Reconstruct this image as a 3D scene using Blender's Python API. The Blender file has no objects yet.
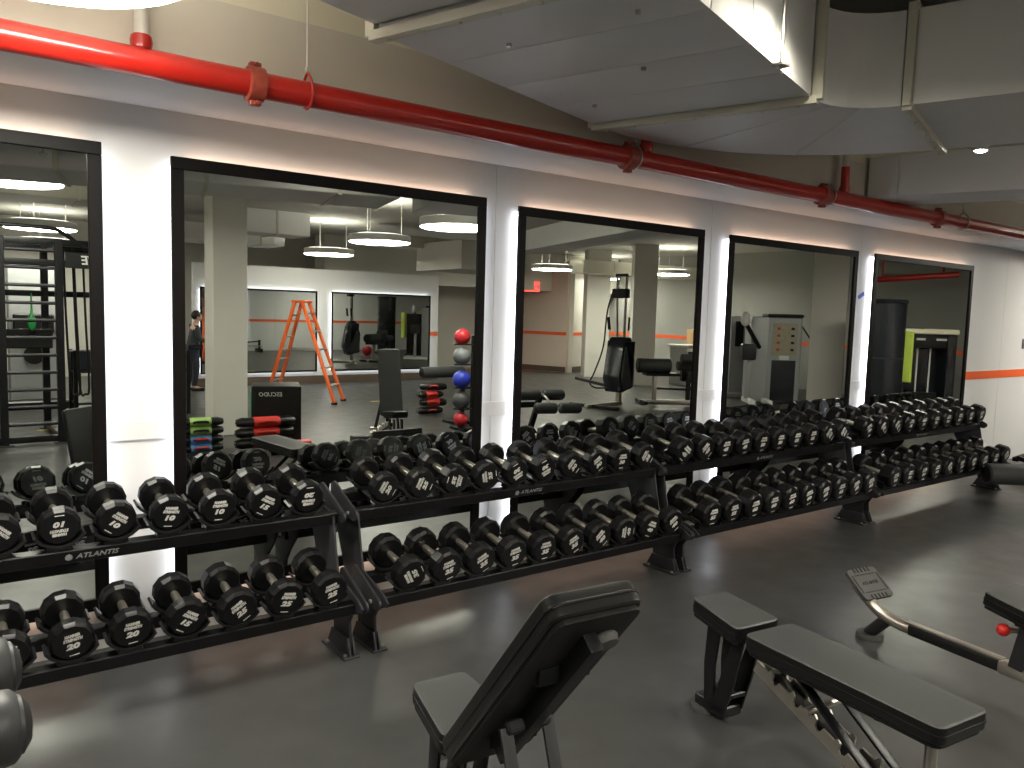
import bpy, bmesh, math, random
from mathutils import Vector, Matrix, Euler
random.seed(7)
R = math.radians
PI = math.pi
C = bpy.context.scene.collection
S = bpy.context.scene

# ------------------------------------------------------------------ camera, exposure, world
cam_d = bpy.data.cameras.new('camera')
cam = bpy.data.objects.new('camera', cam_d)
C.objects.link(cam)
S.camera = cam
CAM_H = 1.57
yaw, pitch, roll = R(37.0403), R(-5.2415), R(1.6455)
fw = Vector((math.sin(yaw) * math.cos(pitch), math.cos(yaw) * math.cos(pitch), math.sin(pitch)))
rt = Vector((math.cos(yaw), -math.sin(yaw), 0))
up = rt.cross(fw)
r2 = math.cos(roll) * rt + math.sin(roll) * up
u2 = -math.sin(roll) * rt + math.cos(roll) * up
cam.matrix_world = Matrix(((r2.x, u2.x, -fw.x, 0), (r2.y, u2.y, -fw.y, 0), (r2.z, u2.z, -fw.z, CAM_H), (0, 0, 0, 1)))
cam_d.sensor_width = 36
cam_d.lens = 792.88 / 1024 * 36
cam_d.clip_start = 0.02
S.view_settings.view_transform = 'Standard'
S.view_settings.look = 'None'
S.view_settings.gamma = 1
S.view_settings.exposure = 0.60
S.view_settings.use_curve_mapping = False
S.cycles.max_bounces = 10
S.cycles.glossy_bounces = 6
S.cycles.diffuse_bounces = 4
S.cycles.caustics_reflective = False
S.cycles.caustics_refractive = False
S.cycles.sample_clamp_indirect = 4
S.cycles.use_denoising = True
world = bpy.data.worlds.new('world')
S.world = world
world.use_nodes = True
world.node_tree.nodes['Background'].inputs[0].default_value = (0.9, 0.93, 1, 1)
world.node_tree.nodes['Background'].inputs[1].default_value = 0.02

DISC_E = 34.0      # ceiling disc lamps
LED_E = 4.8      # cool strips at the mirror sides
WARM_FILL_E = 3.6      # warm strips added above and below the mirrors for a peach glow
SPOT_W = 55

# ------------------------------------------------------------------ materials
def mat(name, col, rough=0.5, metal=0.0, noise=0.0, nscale=20.0, bump=0.0, spec=0.5, coat=0.0, col2=None, nrough=0.0, stretch=None):
    m = bpy.data.materials.new(name)
    m.use_nodes = True
    nt = m.node_tree
    b = nt.nodes['Principled BSDF']
    b.inputs['Base Color'].default_value = (*col, 1)
    b.inputs['Roughness'].default_value = rough
    b.inputs['Metallic'].default_value = metal
    b.inputs['Specular IOR Level'].default_value = spec
    b.inputs['Coat Weight'].default_value = coat
    tc = nt.nodes.new('ShaderNodeTexCoord')
    mp = nt.nodes.new('ShaderNodeMapping')
    nt.links.new(tc.outputs['Object'], mp.inputs[0])
    if stretch:
        mp.inputs['Scale'].default_value = stretch
    n = nt.nodes.new('ShaderNodeTexNoise')
    n.inputs['Scale'].default_value = nscale
    n.inputs['Detail'].default_value = 4
    nt.links.new(mp.outputs[0], n.inputs['Vector'])
    if noise > 0 or col2:
        mx = nt.nodes.new('ShaderNodeMix')
        mx.data_type = 'RGBA'
        c2 = col2 if col2 else tuple(max(0, c * (1 - noise)) for c in col)
        c1 = col if col2 else tuple(min(1, c * (1 + noise)) for c in col)
        mx.inputs[6].default_value = (*c1, 1)
        mx.inputs[7].default_value = (*c2, 1)
        nt.links.new(n.outputs['Fac'], mx.inputs[0])
        nt.links.new(mx.outputs[2], b.inputs['Base Color'])
    if nrough > 0:
        mr = nt.nodes.new('ShaderNodeMapRange')
        mr.inputs['To Min'].default_value = max(0.02, rough - nrough)
        mr.inputs['To Max'].default_value = min(1, rough + nrough)
        nt.links.new(n.outputs['Fac'], mr.inputs['Value'])
        nt.links.new(mr.outputs[0], b.inputs['Roughness'])
    if bump > 0:
        bp = nt.nodes.new('ShaderNodeBump')
        bp.inputs['Strength'].default_value = bump
        bp.inputs['Distance'].default_value = 0.002
        nt.links.new(n.outputs['Fac'], bp.inputs['Height'])
        nt.links.new(bp.outputs[0], b.inputs['Normal'])
    return m

def emis(name, col, e):
    m = bpy.data.materials.new(name)
    m.use_nodes = True
    b = m.node_tree.nodes['Principled BSDF']
    b.inputs['Base Color'].default_value = (*col, 1)
    b.inputs['Emission Color'].default_value = (*col, 1)
    b.inputs['Emission Strength'].default_value = e
    return m

M = {}
M['wall'] = mat('wall_paint', (0.68, 0.67, 0.665), 0.55, noise=0.02, nscale=3, bump=0.05)
M['wallwarm'] = mat('wall_cream_paint', (0.62, 0.60, 0.54), 0.6, noise=0.03, nscale=3)
M['wallpink'] = mat('wall_rose_paint', (0.66, 0.55, 0.47), 0.6, noise=0.03, nscale=3)
M['walldark'] = mat('wall_grey_paint', (0.30, 0.30, 0.28), 0.6, noise=0.05, nscale=3)
M['bulk'] = mat('bulkhead_paint', (0.62, 0.57, 0.49), 0.65, noise=0.03, nscale=2)
M['bulkup'] = mat('bulkhead_upper_cream', (0.74, 0.69, 0.54), 0.65, noise=0.03, nscale=2)
M['soffit'] = mat('soffit_paint', (0.74, 0.76, 0.80), 0.5, noise=0.02)
M['ceil'] = mat('ceiling_paint', (0.60, 0.59, 0.55), 0.8, noise=0.06, nscale=4)
M['duct'] = mat('duct_wrap', (0.80, 0.80, 0.80), 0.5, noise=0.04, nscale=5, bump=0.12)
M['ductwarm'] = mat('duct_cream_paint', (0.66, 0.64, 0.54), 0.45, noise=0.04, nscale=5)
M['floor'] = mat('rubber_floor', (0.048, 0.048, 0.047), 0.36, noise=0.28, nscale=5, bump=0.25, nrough=0.10, spec=0.45)
M['floorred'] = mat('terracotta_floor', (0.33, 0.13, 0.10), 0.5, noise=0.15, nscale=8)
M['base'] = mat('baseboard_brown', (0.10, 0.07, 0.05), 0.5, noise=0.1)
M['orange'] = mat('orange_stripe_paint', (0.85, 0.13, 0.03), 0.45, noise=0.03)
M['mirror'] = mat('mirror_glass', (0.66, 0.69, 0.66), 0.0, metal=1.0)
M['frame'] = mat('frame_black_wood', (0.004, 0.003, 0.003), 0.45, spec=0.14, noise=0.5, nscale=14, stretch=(1, 1, 0.2))
M['alu'] = mat('anodised_channel', (0.55, 0.54, 0.55), 0.4, metal=0.3, noise=0.05)
M['led'] = emis('led_cool', (0.90, 0.93, 1.0), LED_E)
M['warm_fill'] = emis('warm_fill_glow', (1.0, 0.70, 0.52), WARM_FILL_E)
M['fill_up'] = emis('fill_up_glow', (1.0, 0.95, 0.82), 8.0)  # glow added above the disc lamps to brighten ceiling and bulkhead
M['disc'] = emis('disc_diffuser', (1.0, 0.96, 0.84), DISC_E)
M['bulb'] = emis('spot_bulb', (1.0, 0.95, 0.78), 30)
M['exit'] = emis('exit_sign_red', (1.0, 0.08, 0.06), 1.6)
M['red'] = mat('red_pipe_paint', (0.44, 0.014, 0.008), 0.28, noise=0.12, nscale=6, coat=0.3)
M['coupling'] = mat('coupling_red', (0.30, 0.05, 0.03), 0.4, noise=0.5, nscale=30)
M['whitepipe'] = mat('white_pipe_paint', (0.62, 0.60, 0.55), 0.5, noise=0.03)
M['steel'] = mat('galvanised_steel', (0.50, 0.48, 0.44), 0.35, metal=0.9, noise=0.15, nscale=30)
M['chrome'] = mat('handle_chrome', (0.95, 0.88, 0.76), 0.33, metal=1.0, bump=0.5, nscale=260)
M['satin'] = mat('satin_nickel', (0.50, 0.46, 0.41), 0.30, metal=0.95, noise=0.08, nscale=15)
M['ure'] = mat('black_urethane', (0.005, 0.005, 0.0055), 0.34, noise=0.25, nscale=30, bump=0.05, spec=0.26)
M['uref'] = mat('black_urethane_face', (0.010, 0.010, 0.011), 0.45, noise=0.25, nscale=40, spec=0.4)
M['ink'] = mat('pale_grey_ink', (0.62, 0.61, 0.58), 0.5, noise=0.08, nscale=60)
M['logo'] = mat('dim_grey_print', (0.22, 0.22, 0.22), 0.5, noise=0.1)
M['powder'] = mat('black_powder_coat', (0.006, 0.006, 0.007), 0.36, spec=0.28, noise=0.3, nscale=60, bump=0.08)
M['graph'] = mat('graphite_powder_coat', (0.022, 0.022, 0.025), 0.42, spec=0.35, noise=0.15, nscale=50, bump=0.08)
M['saddle'] = mat('saddle_plastic', (0.010, 0.010, 0.011), 0.30, noise=0.2, nscale=30)
M['vinyl'] = mat('charcoal_vinyl', (0.044, 0.046, 0.045), 0.46, noise=0.08, nscale=60, bump=0.12)
M['vinylb'] = mat('black_vinyl_welt', (0.006, 0.006, 0.006), 0.36, spec=0.35, noise=0.2, nscale=30)
M['foam'] = mat('black_foam', (0.030, 0.031, 0.032), 0.6, noise=0.2, nscale=40, bump=0.15)
M['greyfoam'] = mat('worn_grey_roller_vinyl', (0.024, 0.024, 0.025), 0.5, noise=0.2, nscale=14, bump=0.1)
M['rubber'] = mat('rubber_pad', (0.055, 0.055, 0.052), 0.65, noise=0.2, nscale=60, bump=0.2)
M['dark'] = mat('matt_black_plastic', (0.006, 0.006, 0.006), 0.5, spec=0.3, noise=0.3, nscale=20)
M['gloss'] = mat('gloss_black_plastic', (0.008, 0.010, 0.013), 0.22, noise=0.3, nscale=8)
M['redp'] = mat('red_plastic', (0.60, 0.02, 0.015), 0.35, noise=0.1)
M['redf'] = mat('red_fabric', (0.55, 0.03, 0.02), 0.7, noise=0.15, nscale=20)
M['greenf'] = mat('lime_fabric', (0.30, 0.48, 0.13), 0.7, noise=0.15, nscale=20)
M['green'] = mat('green_plastic', (0.02, 0.35, 0.08), 0.5, noise=0.1)
M['bluef'] = mat('blue_fabric', (0.10, 0.28, 0.55), 0.7, noise=0.15, nscale=20)
M['blue'] = mat('blue_rubber', (0.02, 0.04, 0.42), 0.45, noise=0.1)
M['redb'] = mat('red_rubber', (0.50, 0.02, 0.03), 0.45, noise=0.1)
M['greyb'] = mat('grey_rubber', (0.16, 0.17, 0.18), 0.5, noise=0.1)
M['darkb'] = mat('charcoal_rubber', (0.05, 0.05, 0.055), 0.5, noise=0.1)
M['ladder'] = mat('orange_fibreglass', (0.80, 0.13, 0.02), 0.45, noise=0.1, nscale=12)
M['white'] = mat('white_plastic', (0.75, 0.75, 0.72), 0.4, noise=0.03)
M['cream'] = mat('cream_plastic', (0.78, 0.74, 0.56), 0.4, noise=0.03)
M['lgrey'] = mat('silver_grey_paint', (0.36, 0.37, 0.37), 0.4, noise=0.06, metal=0.2)
M['tan'] = mat('tan_placard', (0.36, 0.32, 0.22), 0.5, noise=0.3, nscale=30)
M['lime'] = mat('hi_vis_yellow', (0.55, 0.70, 0.10), 0.6, noise=0.1)
M['tapeb'] = mat('blue_masking_tape', (0.05, 0.09, 0.50), 0.7, noise=0.1)
M['yellow'] = mat('yellow_tape', (0.60, 0.45, 0.12), 0.6, noise=0.15)
M['skin'] = mat('skin', (0.50, 0.30, 0.22), 0.55, noise=0.05)
M['hair'] = mat('dark_hair', (0.015, 0.011, 0.010), 0.6, noise=0.3, nscale=60)
M['shirt'] = mat('charcoal_shirt_cloth', (0.04, 0.045, 0.05), 0.85, noise=0.1)
M['trousers'] = mat('navy_trousers_cloth', (0.02, 0.022, 0.035), 0.85, noise=0.1)
M['card'] = mat('brown_cardboard', (0.35, 0.22, 0.11), 0.8, noise=0.1)

# ------------------------------------------------------------------ mesh helpers
class MB:
    def __init__(s): s.b = bmesh.new()
    def _x(s, vs, mx):
        if mx is not None: bmesh.ops.transform(s.b, matrix=mx, verts=vs)
        return s
    def box(s, c, d, rot=None, bev=0.0, seg=1):
        t = bmesh.new()
        bmesh.ops.create_cube(t, size=1)
        bmesh.ops.scale(t, vec=Vector(d), verts=t.verts)
        if bev > 0:
            bmesh.ops.bevel(t, geom=list(t.edges), offset=bev, segments=seg, profile=0.6, affect='EDGES')
        m = Matrix.Translation(Vector(c))
        if rot: m = m @ (rot.to_matrix().to_4x4() if isinstance(rot, Euler) else Euler(rot).to_matrix().to_4x4())
        bmesh.ops.transform(t, matrix=m, verts=t.verts)
        return s.join(t)
    def join(s, t):
        me = bpy.data.meshes.new('tmp'); t.to_mesh(me); t.free(); s.b.from_mesh(me); bpy.data.meshes.remove(me); return s
    def cyl(s, p0, p1, r, seg=20, r1=None, cap=True):
        p0, p1 = Vector(p0), Vector(p1)
        d = p1 - p0
        t = bmesh.new()
        bmesh.ops.create_cone(t, cap_ends=cap, cap_tris=False, segments=seg, radius1=r, radius2=r if r1 is None else r1, depth=d.length)
        q = Vector((0, 0, 1)).rotation_difference(d.normalized()).to_matrix().to_4x4()
        bmesh.ops.transform(t, matrix=Matrix.Translation((p0 + p1) / 2) @ q, verts=t.verts)
        return s.join(t)
    def bar(s, p0, p1, w, h, bev=0.003, upv=(0, 0, 1)):
        p0, p1 = Vector(p0), Vector(p1)
        d = p1 - p0; z = d.normalized(); u = Vector(upv)
        x = u.cross(z)
        if x.length < 1e-4: x = Vector((1, 0, 0))
        x.normalize(); y = z.cross(x)
        t = bmesh.new(); bmesh.ops.create_cube(t, size=1)
        bmesh.ops.scale(t, vec=(w, h, d.length), verts=t.verts)
        if bev > 0: bmesh.ops.bevel(t, geom=list(t.edges), offset=bev, segments=2, profile=0.6, affect='EDGES')
        c = (p0 + p1) / 2
        m = Matrix(((x.x, y.x, z.x, c.x), (x.y, y.y, z.y, c.y), (x.z, y.z, z.z, c.z), (0, 0, 0, 1)))
        bmesh.ops.transform(t, matrix=m, verts=t.verts)
        return s.join(t)
    def tube(s, pts, r, seg=14, smooth=4):
        P = [Vector(p) for p in pts]
        if smooth > 1 and len(P) > 2:
            Q = []
            n = len(P)
            for i in range(n - 1):
                a = P[max(i - 1, 0)]; b = P[i]; c = P[i + 1]; d = P[min(i + 2, n - 1)]
                for k in range(smooth):
                    t = k / smooth
                    Q.append(0.5 * ((2 * b) + (c - a) * t + (2 * a - 5 * b + 4 * c - d) * t * t + (3 * b - a - 3 * c + d) * t ** 3))
            Q.append(P[-1]); P = Q
        rings = []
        prev = None
        for i, p in enumerate(P):
            d = (P[min(i + 1, len(P) - 1)] - P[max(i - 1, 0)]).normalized()
            if prev is None:
                a = d.orthogonal().normalized()
            else:
                a = (prev - d * prev.dot(d)).normalized()
            prev = a; b = d.cross(a)
            rr = r[i * len(r) // len(P)] if isinstance(r, (list, tuple)) else r
            rings.append([s.b.verts.new(p + rr * (math.cos(2 * PI * k / seg) * a + math.sin(2 * PI * k / seg) * b)) for k in range(seg)])
        for i in range(len(rings) - 1):
            for k in range(seg):
                s.b.faces.new((rings[i][k], rings[i][(k + 1) % seg], rings[i + 1][(k + 1) % seg], rings[i + 1][k]))
        s.b.faces.new(list(reversed(rings[0]))); s.b.faces.new(rings[-1])
        return s
    def prism(s, poly, t0, t1, axis='x', bev=0.0, mx=None):
        """polygon in the plane across axis: x->(y,z)  y->(x,z)  z->(x,y)"""
        t = bmesh.new()
        def P(a, b, c): return {'x': (c, a, b), 'y': (a, c, b), 'z': (a, b, c)}[axis]
        v0 = [t.verts.new(P(a, b, t0)) for a, b in poly]
        v1 = [t.verts.new(P(a, b, t1)) for a, b in poly]
        n = len(poly)
        t.faces.new(v0); t.faces.new(list(reversed(v1)))
        for i in range(n): t.faces.new((v0[i], v1[i], v1[(i + 1) % n], v0[(i + 1) % n]))
        bmesh.ops.recalc_face_normals(t, faces=t.faces)
        if bev > 0: bmesh.ops.bevel(t, geom=list(t.edges), offset=bev, segments=2, profile=0.6, affect='EDGES')
        if mx is not None: bmesh.ops.transform(t, matrix=mx, verts=t.verts)
        return s.join(t)
    def lathe(s, prof, seg=24, axis='z', mx=None, off=0.0):
        t = bmesh.new(); rings = []
        for r, h in prof:
            ring = []
            for k in range(seg):
                a = 2 * PI * (k + off) / seg
                x, y = r * math.cos(a), r * math.sin(a)
                ring.append(t.verts.new({'z': (x, y, h), 'y': (x, h, y), 'x': (h, x, y)}[axis]))
            rings.append(ring)
        for i in range(len(rings) - 1):
            for k in range(seg): t.faces.new((rings[i][k], rings[i][(k + 1) % seg], rings[i + 1][(k + 1) % seg], rings[i + 1][k]))
        t.faces.new(rings[0]); t.faces.new(rings[-1])
        bmesh.ops.recalc_face_normals(t, faces=t.faces)
        if mx is not None: bmesh.ops.transform(t, matrix=mx, verts=t.verts)
        return s.join(t)
    def sphere(s, c, r, sc=(1, 1, 1), seg=24):
        t = bmesh.new(); bmesh.ops.create_uvsphere(t, u_segments=seg, v_segments=seg // 2, radius=r)
        bmesh.ops.scale(t, vec=Vector(sc), verts=t.verts)
        bmesh.ops.translate(t, vec=Vector(c), verts=t.verts)
        return s.join(t)
    def mesh(s, name, smooth=35):
        me = bpy.data.meshes.new(name)
        bmesh.ops.recalc_face_normals(s.b, faces=s.b.faces)
        s.b.to_mesh(me); s.b.free()
        if smooth:
            me.polygons.foreach_set('use_smooth', [True] * len(me.polygons))
            try: me.set_sharp_from_angle(angle=R(smooth))
            except Exception: pass
        return me
    def build(s, name, m, parent=None, smooth=35, loc=None, rot=None):
        return link(name, s.mesh(name, smooth), m, parent, loc, rot)

def link(name, me, m, parent=None, loc=None, rot=None):
    if m is not None and len(me.materials) == 0: me.materials.append(m)
    o = bpy.data.objects.new(name, me)
    C.objects.link(o)
    if parent: o.parent = parent
    if loc: o.location = loc
    if rot: o.rotation_euler = rot
    return o

def thing(name, label, cat, loc=(0, 0, 0), rot=(0, 0, 0), group=None):
    o = bpy.data.objects.new(name, None)
    C.objects.link(o)
    o.empty_display_size = 0.1
    o.location = loc; o.rotation_euler = rot
    o['label'] = label; o['category'] = cat
    if group: o['group'] = group
    return o

def tag(o, label, cat, group=None):
    o['label'] = label; o['category'] = cat
    if group: o['group'] = group
    return o

def struct(name, mb, m, smooth=35):
    o = mb.build(name, m, None, smooth)
    o['kind'] = 'structure'
    return o

def copy_tree(o, parent=None):
    c = o.copy(); C.objects.link(c)
    if parent: c.parent = parent
    for ch in list(o.children): copy_tree(ch, c)
    return c

def text_mesh(body, size, shear=0.0, offset=0.0, extrude=0.0006, sx=1.0, align='CENTER'):
    cu = bpy.data.curves.new('lettering', 'FONT')
    cu.body = body; cu.size = size; cu.shear = shear; cu.offset = offset; cu.extrude = extrude
    cu.align_x = align; cu.align_y = 'CENTER'; cu.resolution_u = 2
    ob = bpy.data.objects.new('lettering', cu); C.objects.link(ob)
    dg = bpy.context.evaluated_depsgraph_get(); dg.update()
    me = bpy.data.meshes.new_from_object(ob.evaluated_get(dg))
    bpy.data.objects.remove(ob); bpy.data.curves.remove(cu)
    me.transform(Matrix.Diagonal((sx, 1, 1, 1)))
    return me

def rrect(w, h, r, n=4, cx=0, cy=0):
    P = []
    for qx, qy, a0 in ((1, -1, -90), (1, 1, 0), (-1, 1, 90), (-1, -1, 180)):
        for k in range(n + 1):
            a = R(a0 + 90 * k / n)
            P.append((cx + qx * (w / 2 - r) + r * math.cos(a), cy + qy * (h / 2 - r) + r * math.sin(a)))
    return P

def rpoly(P, r, n=4):
    """round the corners of a convex polygon"""
    out = []
    N = len(P)
    for i in range(N):
        a, b, c = Vector(P[i - 1]), Vector(P[i]), Vector(P[(i + 1) % N])
        d0 = (a - b).normalized(); d1 = (c - b).normalized()
        p0 = b + d0 * r; p1 = b + d1 * r
        for k in range(n + 1):
            t = k / n
            out.append(tuple((1 - t) ** 2 * p0 + 2 * t * (1 - t) * b + t * t * p1))
    return out

# ------------------------------------------------------------------ the room
YW = 3.85          # wall plane
YM = 3.79          # mirror face plane
XL, XR, YB = -3.2, 16.0, -10.5
ZC = 3.12
struct('floor', MB().box(((XL + XR) / 2, (YW + YB) / 2, -0.05), (XR - XL + .4, YW - YB + .4, 0.1)), M['floor'])
struct('ceiling', MB().box(((XL + XR) / 2, (YW + YB) / 2, ZC + 0.05), (XR - XL + .4, YW - YB + .4, 0.1)), M['ceil'])
wf = MB()
seams = [-1.5, 0.2, 2.75, 4.7, 6.75, 9.82, 13.0, XR + .1]
x0 = XL - .1
for x1 in seams:
    wf.box(((x0 + x1) / 2, YW + 0.05, 1.21), (x1 - x0 - 0.003, 0.1, 2.42), bev=0.001)
    x0 = x1
struct('wall_front', wf, M['wall'])
struct('wall_left', MB().box((XL - .05, (YW + YB) / 2, ZC / 2), (.1, YW - YB, ZC)), M['wallwarm'])
struct('wall_right', MB().box((XR + .05, (YW + YB) / 2, ZC / 2), (.1, YW - YB, ZC)), M['walldark'])
struct('trim_1', MB().box((XR - .004, (YW + YB) / 2, 1.02), (.008, YW - YB, .085)), M['orange'])
# bulkhead over the mirrors: pale underside, beige face, lighter cream board above
struct('trim_2', MB().box(((XL + XR) / 2, (3.33 + YW + .1) / 2, 2.43), (XR - XL, YW + .1 - 3.33, .02)), M['soffit'])
struct('trim_3', MB().box(((XL + XR) / 2, 3.34, 2.60), (XR - XL, .02, .32)), M['bulk'])
struct('trim_4', MB().box(((XL + XR) / 2, 3.35, 2.94), (XR - XL, .02, .36)), M['bulkup'])
# orange stripe right of the last mirror
struct('trim_5', MB().box(((8.93 + XR) / 2, YW - .003, 1.02), (XR - 8.93, .006, .085)), M['orange'])

# white plates in the gaps between mirrors
GAPS = [(0.655, 0.932), (2.646, 2.880), (4.560, 4.851), (6.619, 6.909)]
for i, (a, b) in enumerate(GAPS):
    struct('trim_%d' % (6 + i), MB().box(((a + b) / 2, YW - .006, .985), (b - a - .01, .012, .085), bev=.002), M['wall'])

# ------------------------------------------------------------------ mirrors on the front wall
MIR = [(-1.10, .655, 2.232), (.932, 2.646, 2.214), (2.880, 4.562, 2.192), (4.851, 6.620, 2.182), (6.900, 8.860, 2.180)]
ZB = 0.20
MLAB = ['black-framed backlit wall mirror at the left edge, reflecting the black climbing rig',
        'widest black-framed backlit wall mirror, reflecting the white column and orange ladder',
        'black-framed backlit wall mirror right of the panel seam, reflecting the cable machine',
        'black-framed backlit wall mirror reflecting the silver weight machine and leaning column',
        'last black-framed backlit wall mirror, beside the orange stripe at the right']
def wall_mirror(xa, xb, zb, zt, label, face, sgn, yw, fw_=.055, warm=True, depth=.06):
    """face: y of the frame front; sgn: +1 the wall lies at larger y"""
    t = thing('wall_mirror', label, 'mirror', ((xa + xb) / 2, yw, 0), group='backlit wall mirrors')
    w = xb - xa; h = zb + (zt - zb) / 2; H = zt - zb
    d = (face - yw)
    f = MB()
    yc = d + sgn * .010
    f.box((0, yc, zt - fw_ / 2), (w, .020, fw_), bev=.003); f.box((0, yc, zb + fw_ / 2), (w, .020, fw_), bev=.003)
    f.box((-w / 2 + fw_ / 2, yc, h), (fw_, .020, H - 2 * fw_), bev=.003); f.box((w / 2 - fw_ / 2, yc, h), (fw_, .020, H - 2 * fw_), bev=.003)
    f.build('frame', M['frame'], t)
    MB().box((0, d + sgn * .014, h), (w - 2 * fw_ + .01, .006, H - 2 * fw_ + .01)).build('mirror_glass', M['mirror'], t, smooth=0)
    MB().box((0, d + sgn * .0425, h), (w - .05, .035, H - .05)).build('back_box', M['alu'], t)
    for sx in (-1, 1):
        MB().box((sx * (w / 2 - .014), d + sgn * .033, h), (.016, .024, H - .06), bev=.002).build('light_strip', M['led'], t)
    if warm:
        for zz in (zt - .014, zb + .014):
            MB().box((0, d + sgn * .033, zz), (w - .16, .024, .016), bev=.002).build('light_strip', M['warm_fill'], t)  # added strips that throw the peach glow onto the wall
    return t
for (xa, xb, zt), l in zip(MIR, MLAB):
    wall_mirror(xa, xb, ZB, zt, l, YM, 1, YW)

# small things on the wall
tag(MB().box((6.80, YW - .002, 1.80), (.10, .003, .035), rot=(0, R(-25), 0)).build('tape_strip', M['tapeb']),
    'scrap of blue masking tape stuck in the gap left of the last mirror', 'tape')
ws = thing('wall_switch', 'small dark wall switch above the orange stripe at the right edge', 'switch', (10.42, YW, 1.36))
MB().box((0, -.006, 0), (.075, .012, .115), bev=.003).build('switch_plate', M['greyb'], ws)
MB().box((0, -.015, 0), (.02, .008, .035), bev=.002).build('toggle', M['dark'], ws)

# ------------------------------------------------------------------ sprinkler pipe
pipe = thing('sprinkler_pipe', 'long glossy red sprinkler pipe running under the beige bulkhead', 'pipe', (0, 3.25, 2.445))
PR = .052
MB().tube([(XL + .02, 0, 0), (2, 0, 0), (6, 0, 0), (11, 0, 0), (XR - .02, 0, 0)], PR, 24, 1).build('pipe_run', M['red'], pipe)
for x in (1.12, 3.22, 5.15, 6.85, 10.2, 13.0):
    m = MB().lathe([(PR + .002, -.035), (PR + .016, -.03), (PR + .016, .03), (PR + .002, .035)], 24, 'x')
    m.box((0, 0, PR + .022), (.045, .03, .02), bev=.003).box((0, 0, -PR - .022), (.045, .03, .02), bev=.003)
    m.cyl((0, -.03, PR + .022), (0, .03, PR + .022), .007, 8).cyl((0, -.03, -PR - .022), (0, .03, -PR - .022), .007, 8)
    m.build('coupling', M['coupling'], pipe, loc=(x, 0, 0))
for x, red, top in ((.70, .045, .62), (3.36, .30, .62), (5.42, .18, .62)):
    MB().cyl((0, 0, PR - .01), (0, 0, PR + red), .030, 16).lathe([(.036, PR - .004), (.040, PR + .02), (.036, PR + .04)], 16, 'z').build('riser', M['red'], pipe, loc=(x, 0, 0))
    MB().cyl((0, 0, PR + red), (0, 0, top), .027, 16).build('riser_extension', M['whitepipe'] if x != 3.36 else M['red'], pipe, loc=(x, 0, 0))
for x in (1.34, 3.27, 5.22, 7.3, 9.5):
    m = MB().tube([(0, PR + .006, 0), (0, .045, .045), (0, 0, .085), (0, -.045, .045), (0, -PR - .006, 0), (0, -.04, -.04), (0, 0, -PR - .006), (0, .04, -.04), (0, PR + .006, 0)], .006, 8, 3)
    m.build('hanger_ring', M['red'] if x < 3 else M['steel'], pipe, loc=(x, 0, 0))
    MB().cyl((0, 0, .085), (0, 0, .67), .005, 8).box((0, 0, .10), (.018, .018, .02), bev=.002).build('hanger_rod', M['whitepipe'], pipe, loc=(x, 0, 0))

# ------------------------------------------------------------------ ducts
A1 = math.atan2(.386, 1.217)
ux, uy = math.cos(A1), math.sin(A1)      # along the big duct
nx, ny = uy, -ux                          # across it, towards the room
Z0, Z1 = 2.55, 2.97
def dpt(s_, t_): return (3.201 + ux * s_ + nx * (t_ - 0), 2.103 + uy * s_ + ny * t_)
# t = 0 near edge (room side), t = -1.12 far edge (wall side); s = 0 at second flange
W_D = 1.10
duct = thing('air_duct', 'big white wrapped air duct turning through an elbow under the ceiling', 'air duct', (3.2, 2.1, Z0))
def dl(s_, t_): x, y = dpt(s_, t_); return (x - 3.2, y - 2.1)
poly = [dl(-7.2, 0), dl(-1.59, 0), dl(-1.59, -W_D), dl(-7.2, -W_D)]
MB().prism(poly, .03, Z1 - Z0, 'z').build('duct_run', M['duct'], duct)
m = MB(); NP = 4
for k in range(NP):
    a, b = -1.57 + 1.55 * k / NP, -1.57 + 1.55 * (k + 1) / NP
    m.prism([dl(a, 0), dl(b - .006, 0), dl(b - .006, -W_D), dl(a, -W_D)], 0, Z1 - Z0, 'z', bev=.002)
m.prism([dl(-1.57, -.02), dl(-.02, -.02), dl(-.02, -W_D + .02), dl(-1.57, -W_D + .02)], .004, Z1 - Z0 - .004, 'z')
m.build('duct_section', M['duct'], duct)
# elbow: centre of turning on the room side
RI = .30
ec = dl(.04, RI)
inner, outer = [], []
for k in range(9):
    a = A1 + PI / 2 - (PI / 2) * k / 8
    inner.append((ec[0] + RI * math.cos(a), ec[1] + RI * math.sin(a)))
    outer.append((ec[0] + (RI + W_D) * math.cos(a), ec[1] + (RI + W_D) * math.sin(a)))
m = MB()
for k in range(8):
    q = [inner[k], inner[k + 1], outer[k + 1], outer[k]]
    m.prism(q, 0, Z1 - Z0, 'z')
bmesh.ops.remove_doubles(m.b, verts=m.b.verts, dist=1e-4)
m.build('elbow', M['duct'], duct, smooth=40)
m = MB()
for k in (2.6, 5.2):
    a = A1 + PI / 2 - (PI / 2) * k / 8
    m.bar((ec[0] + (RI - .0) * math.cos(a), ec[1] + (RI - .0) * math.sin(a), -.001), (ec[0] + (RI + W_D) * math.cos(a), ec[1] + (RI + W_D) * math.sin(a), -.001), .006, .006, 0)
m.build('seam_rib', M['duct'], duct)
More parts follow.
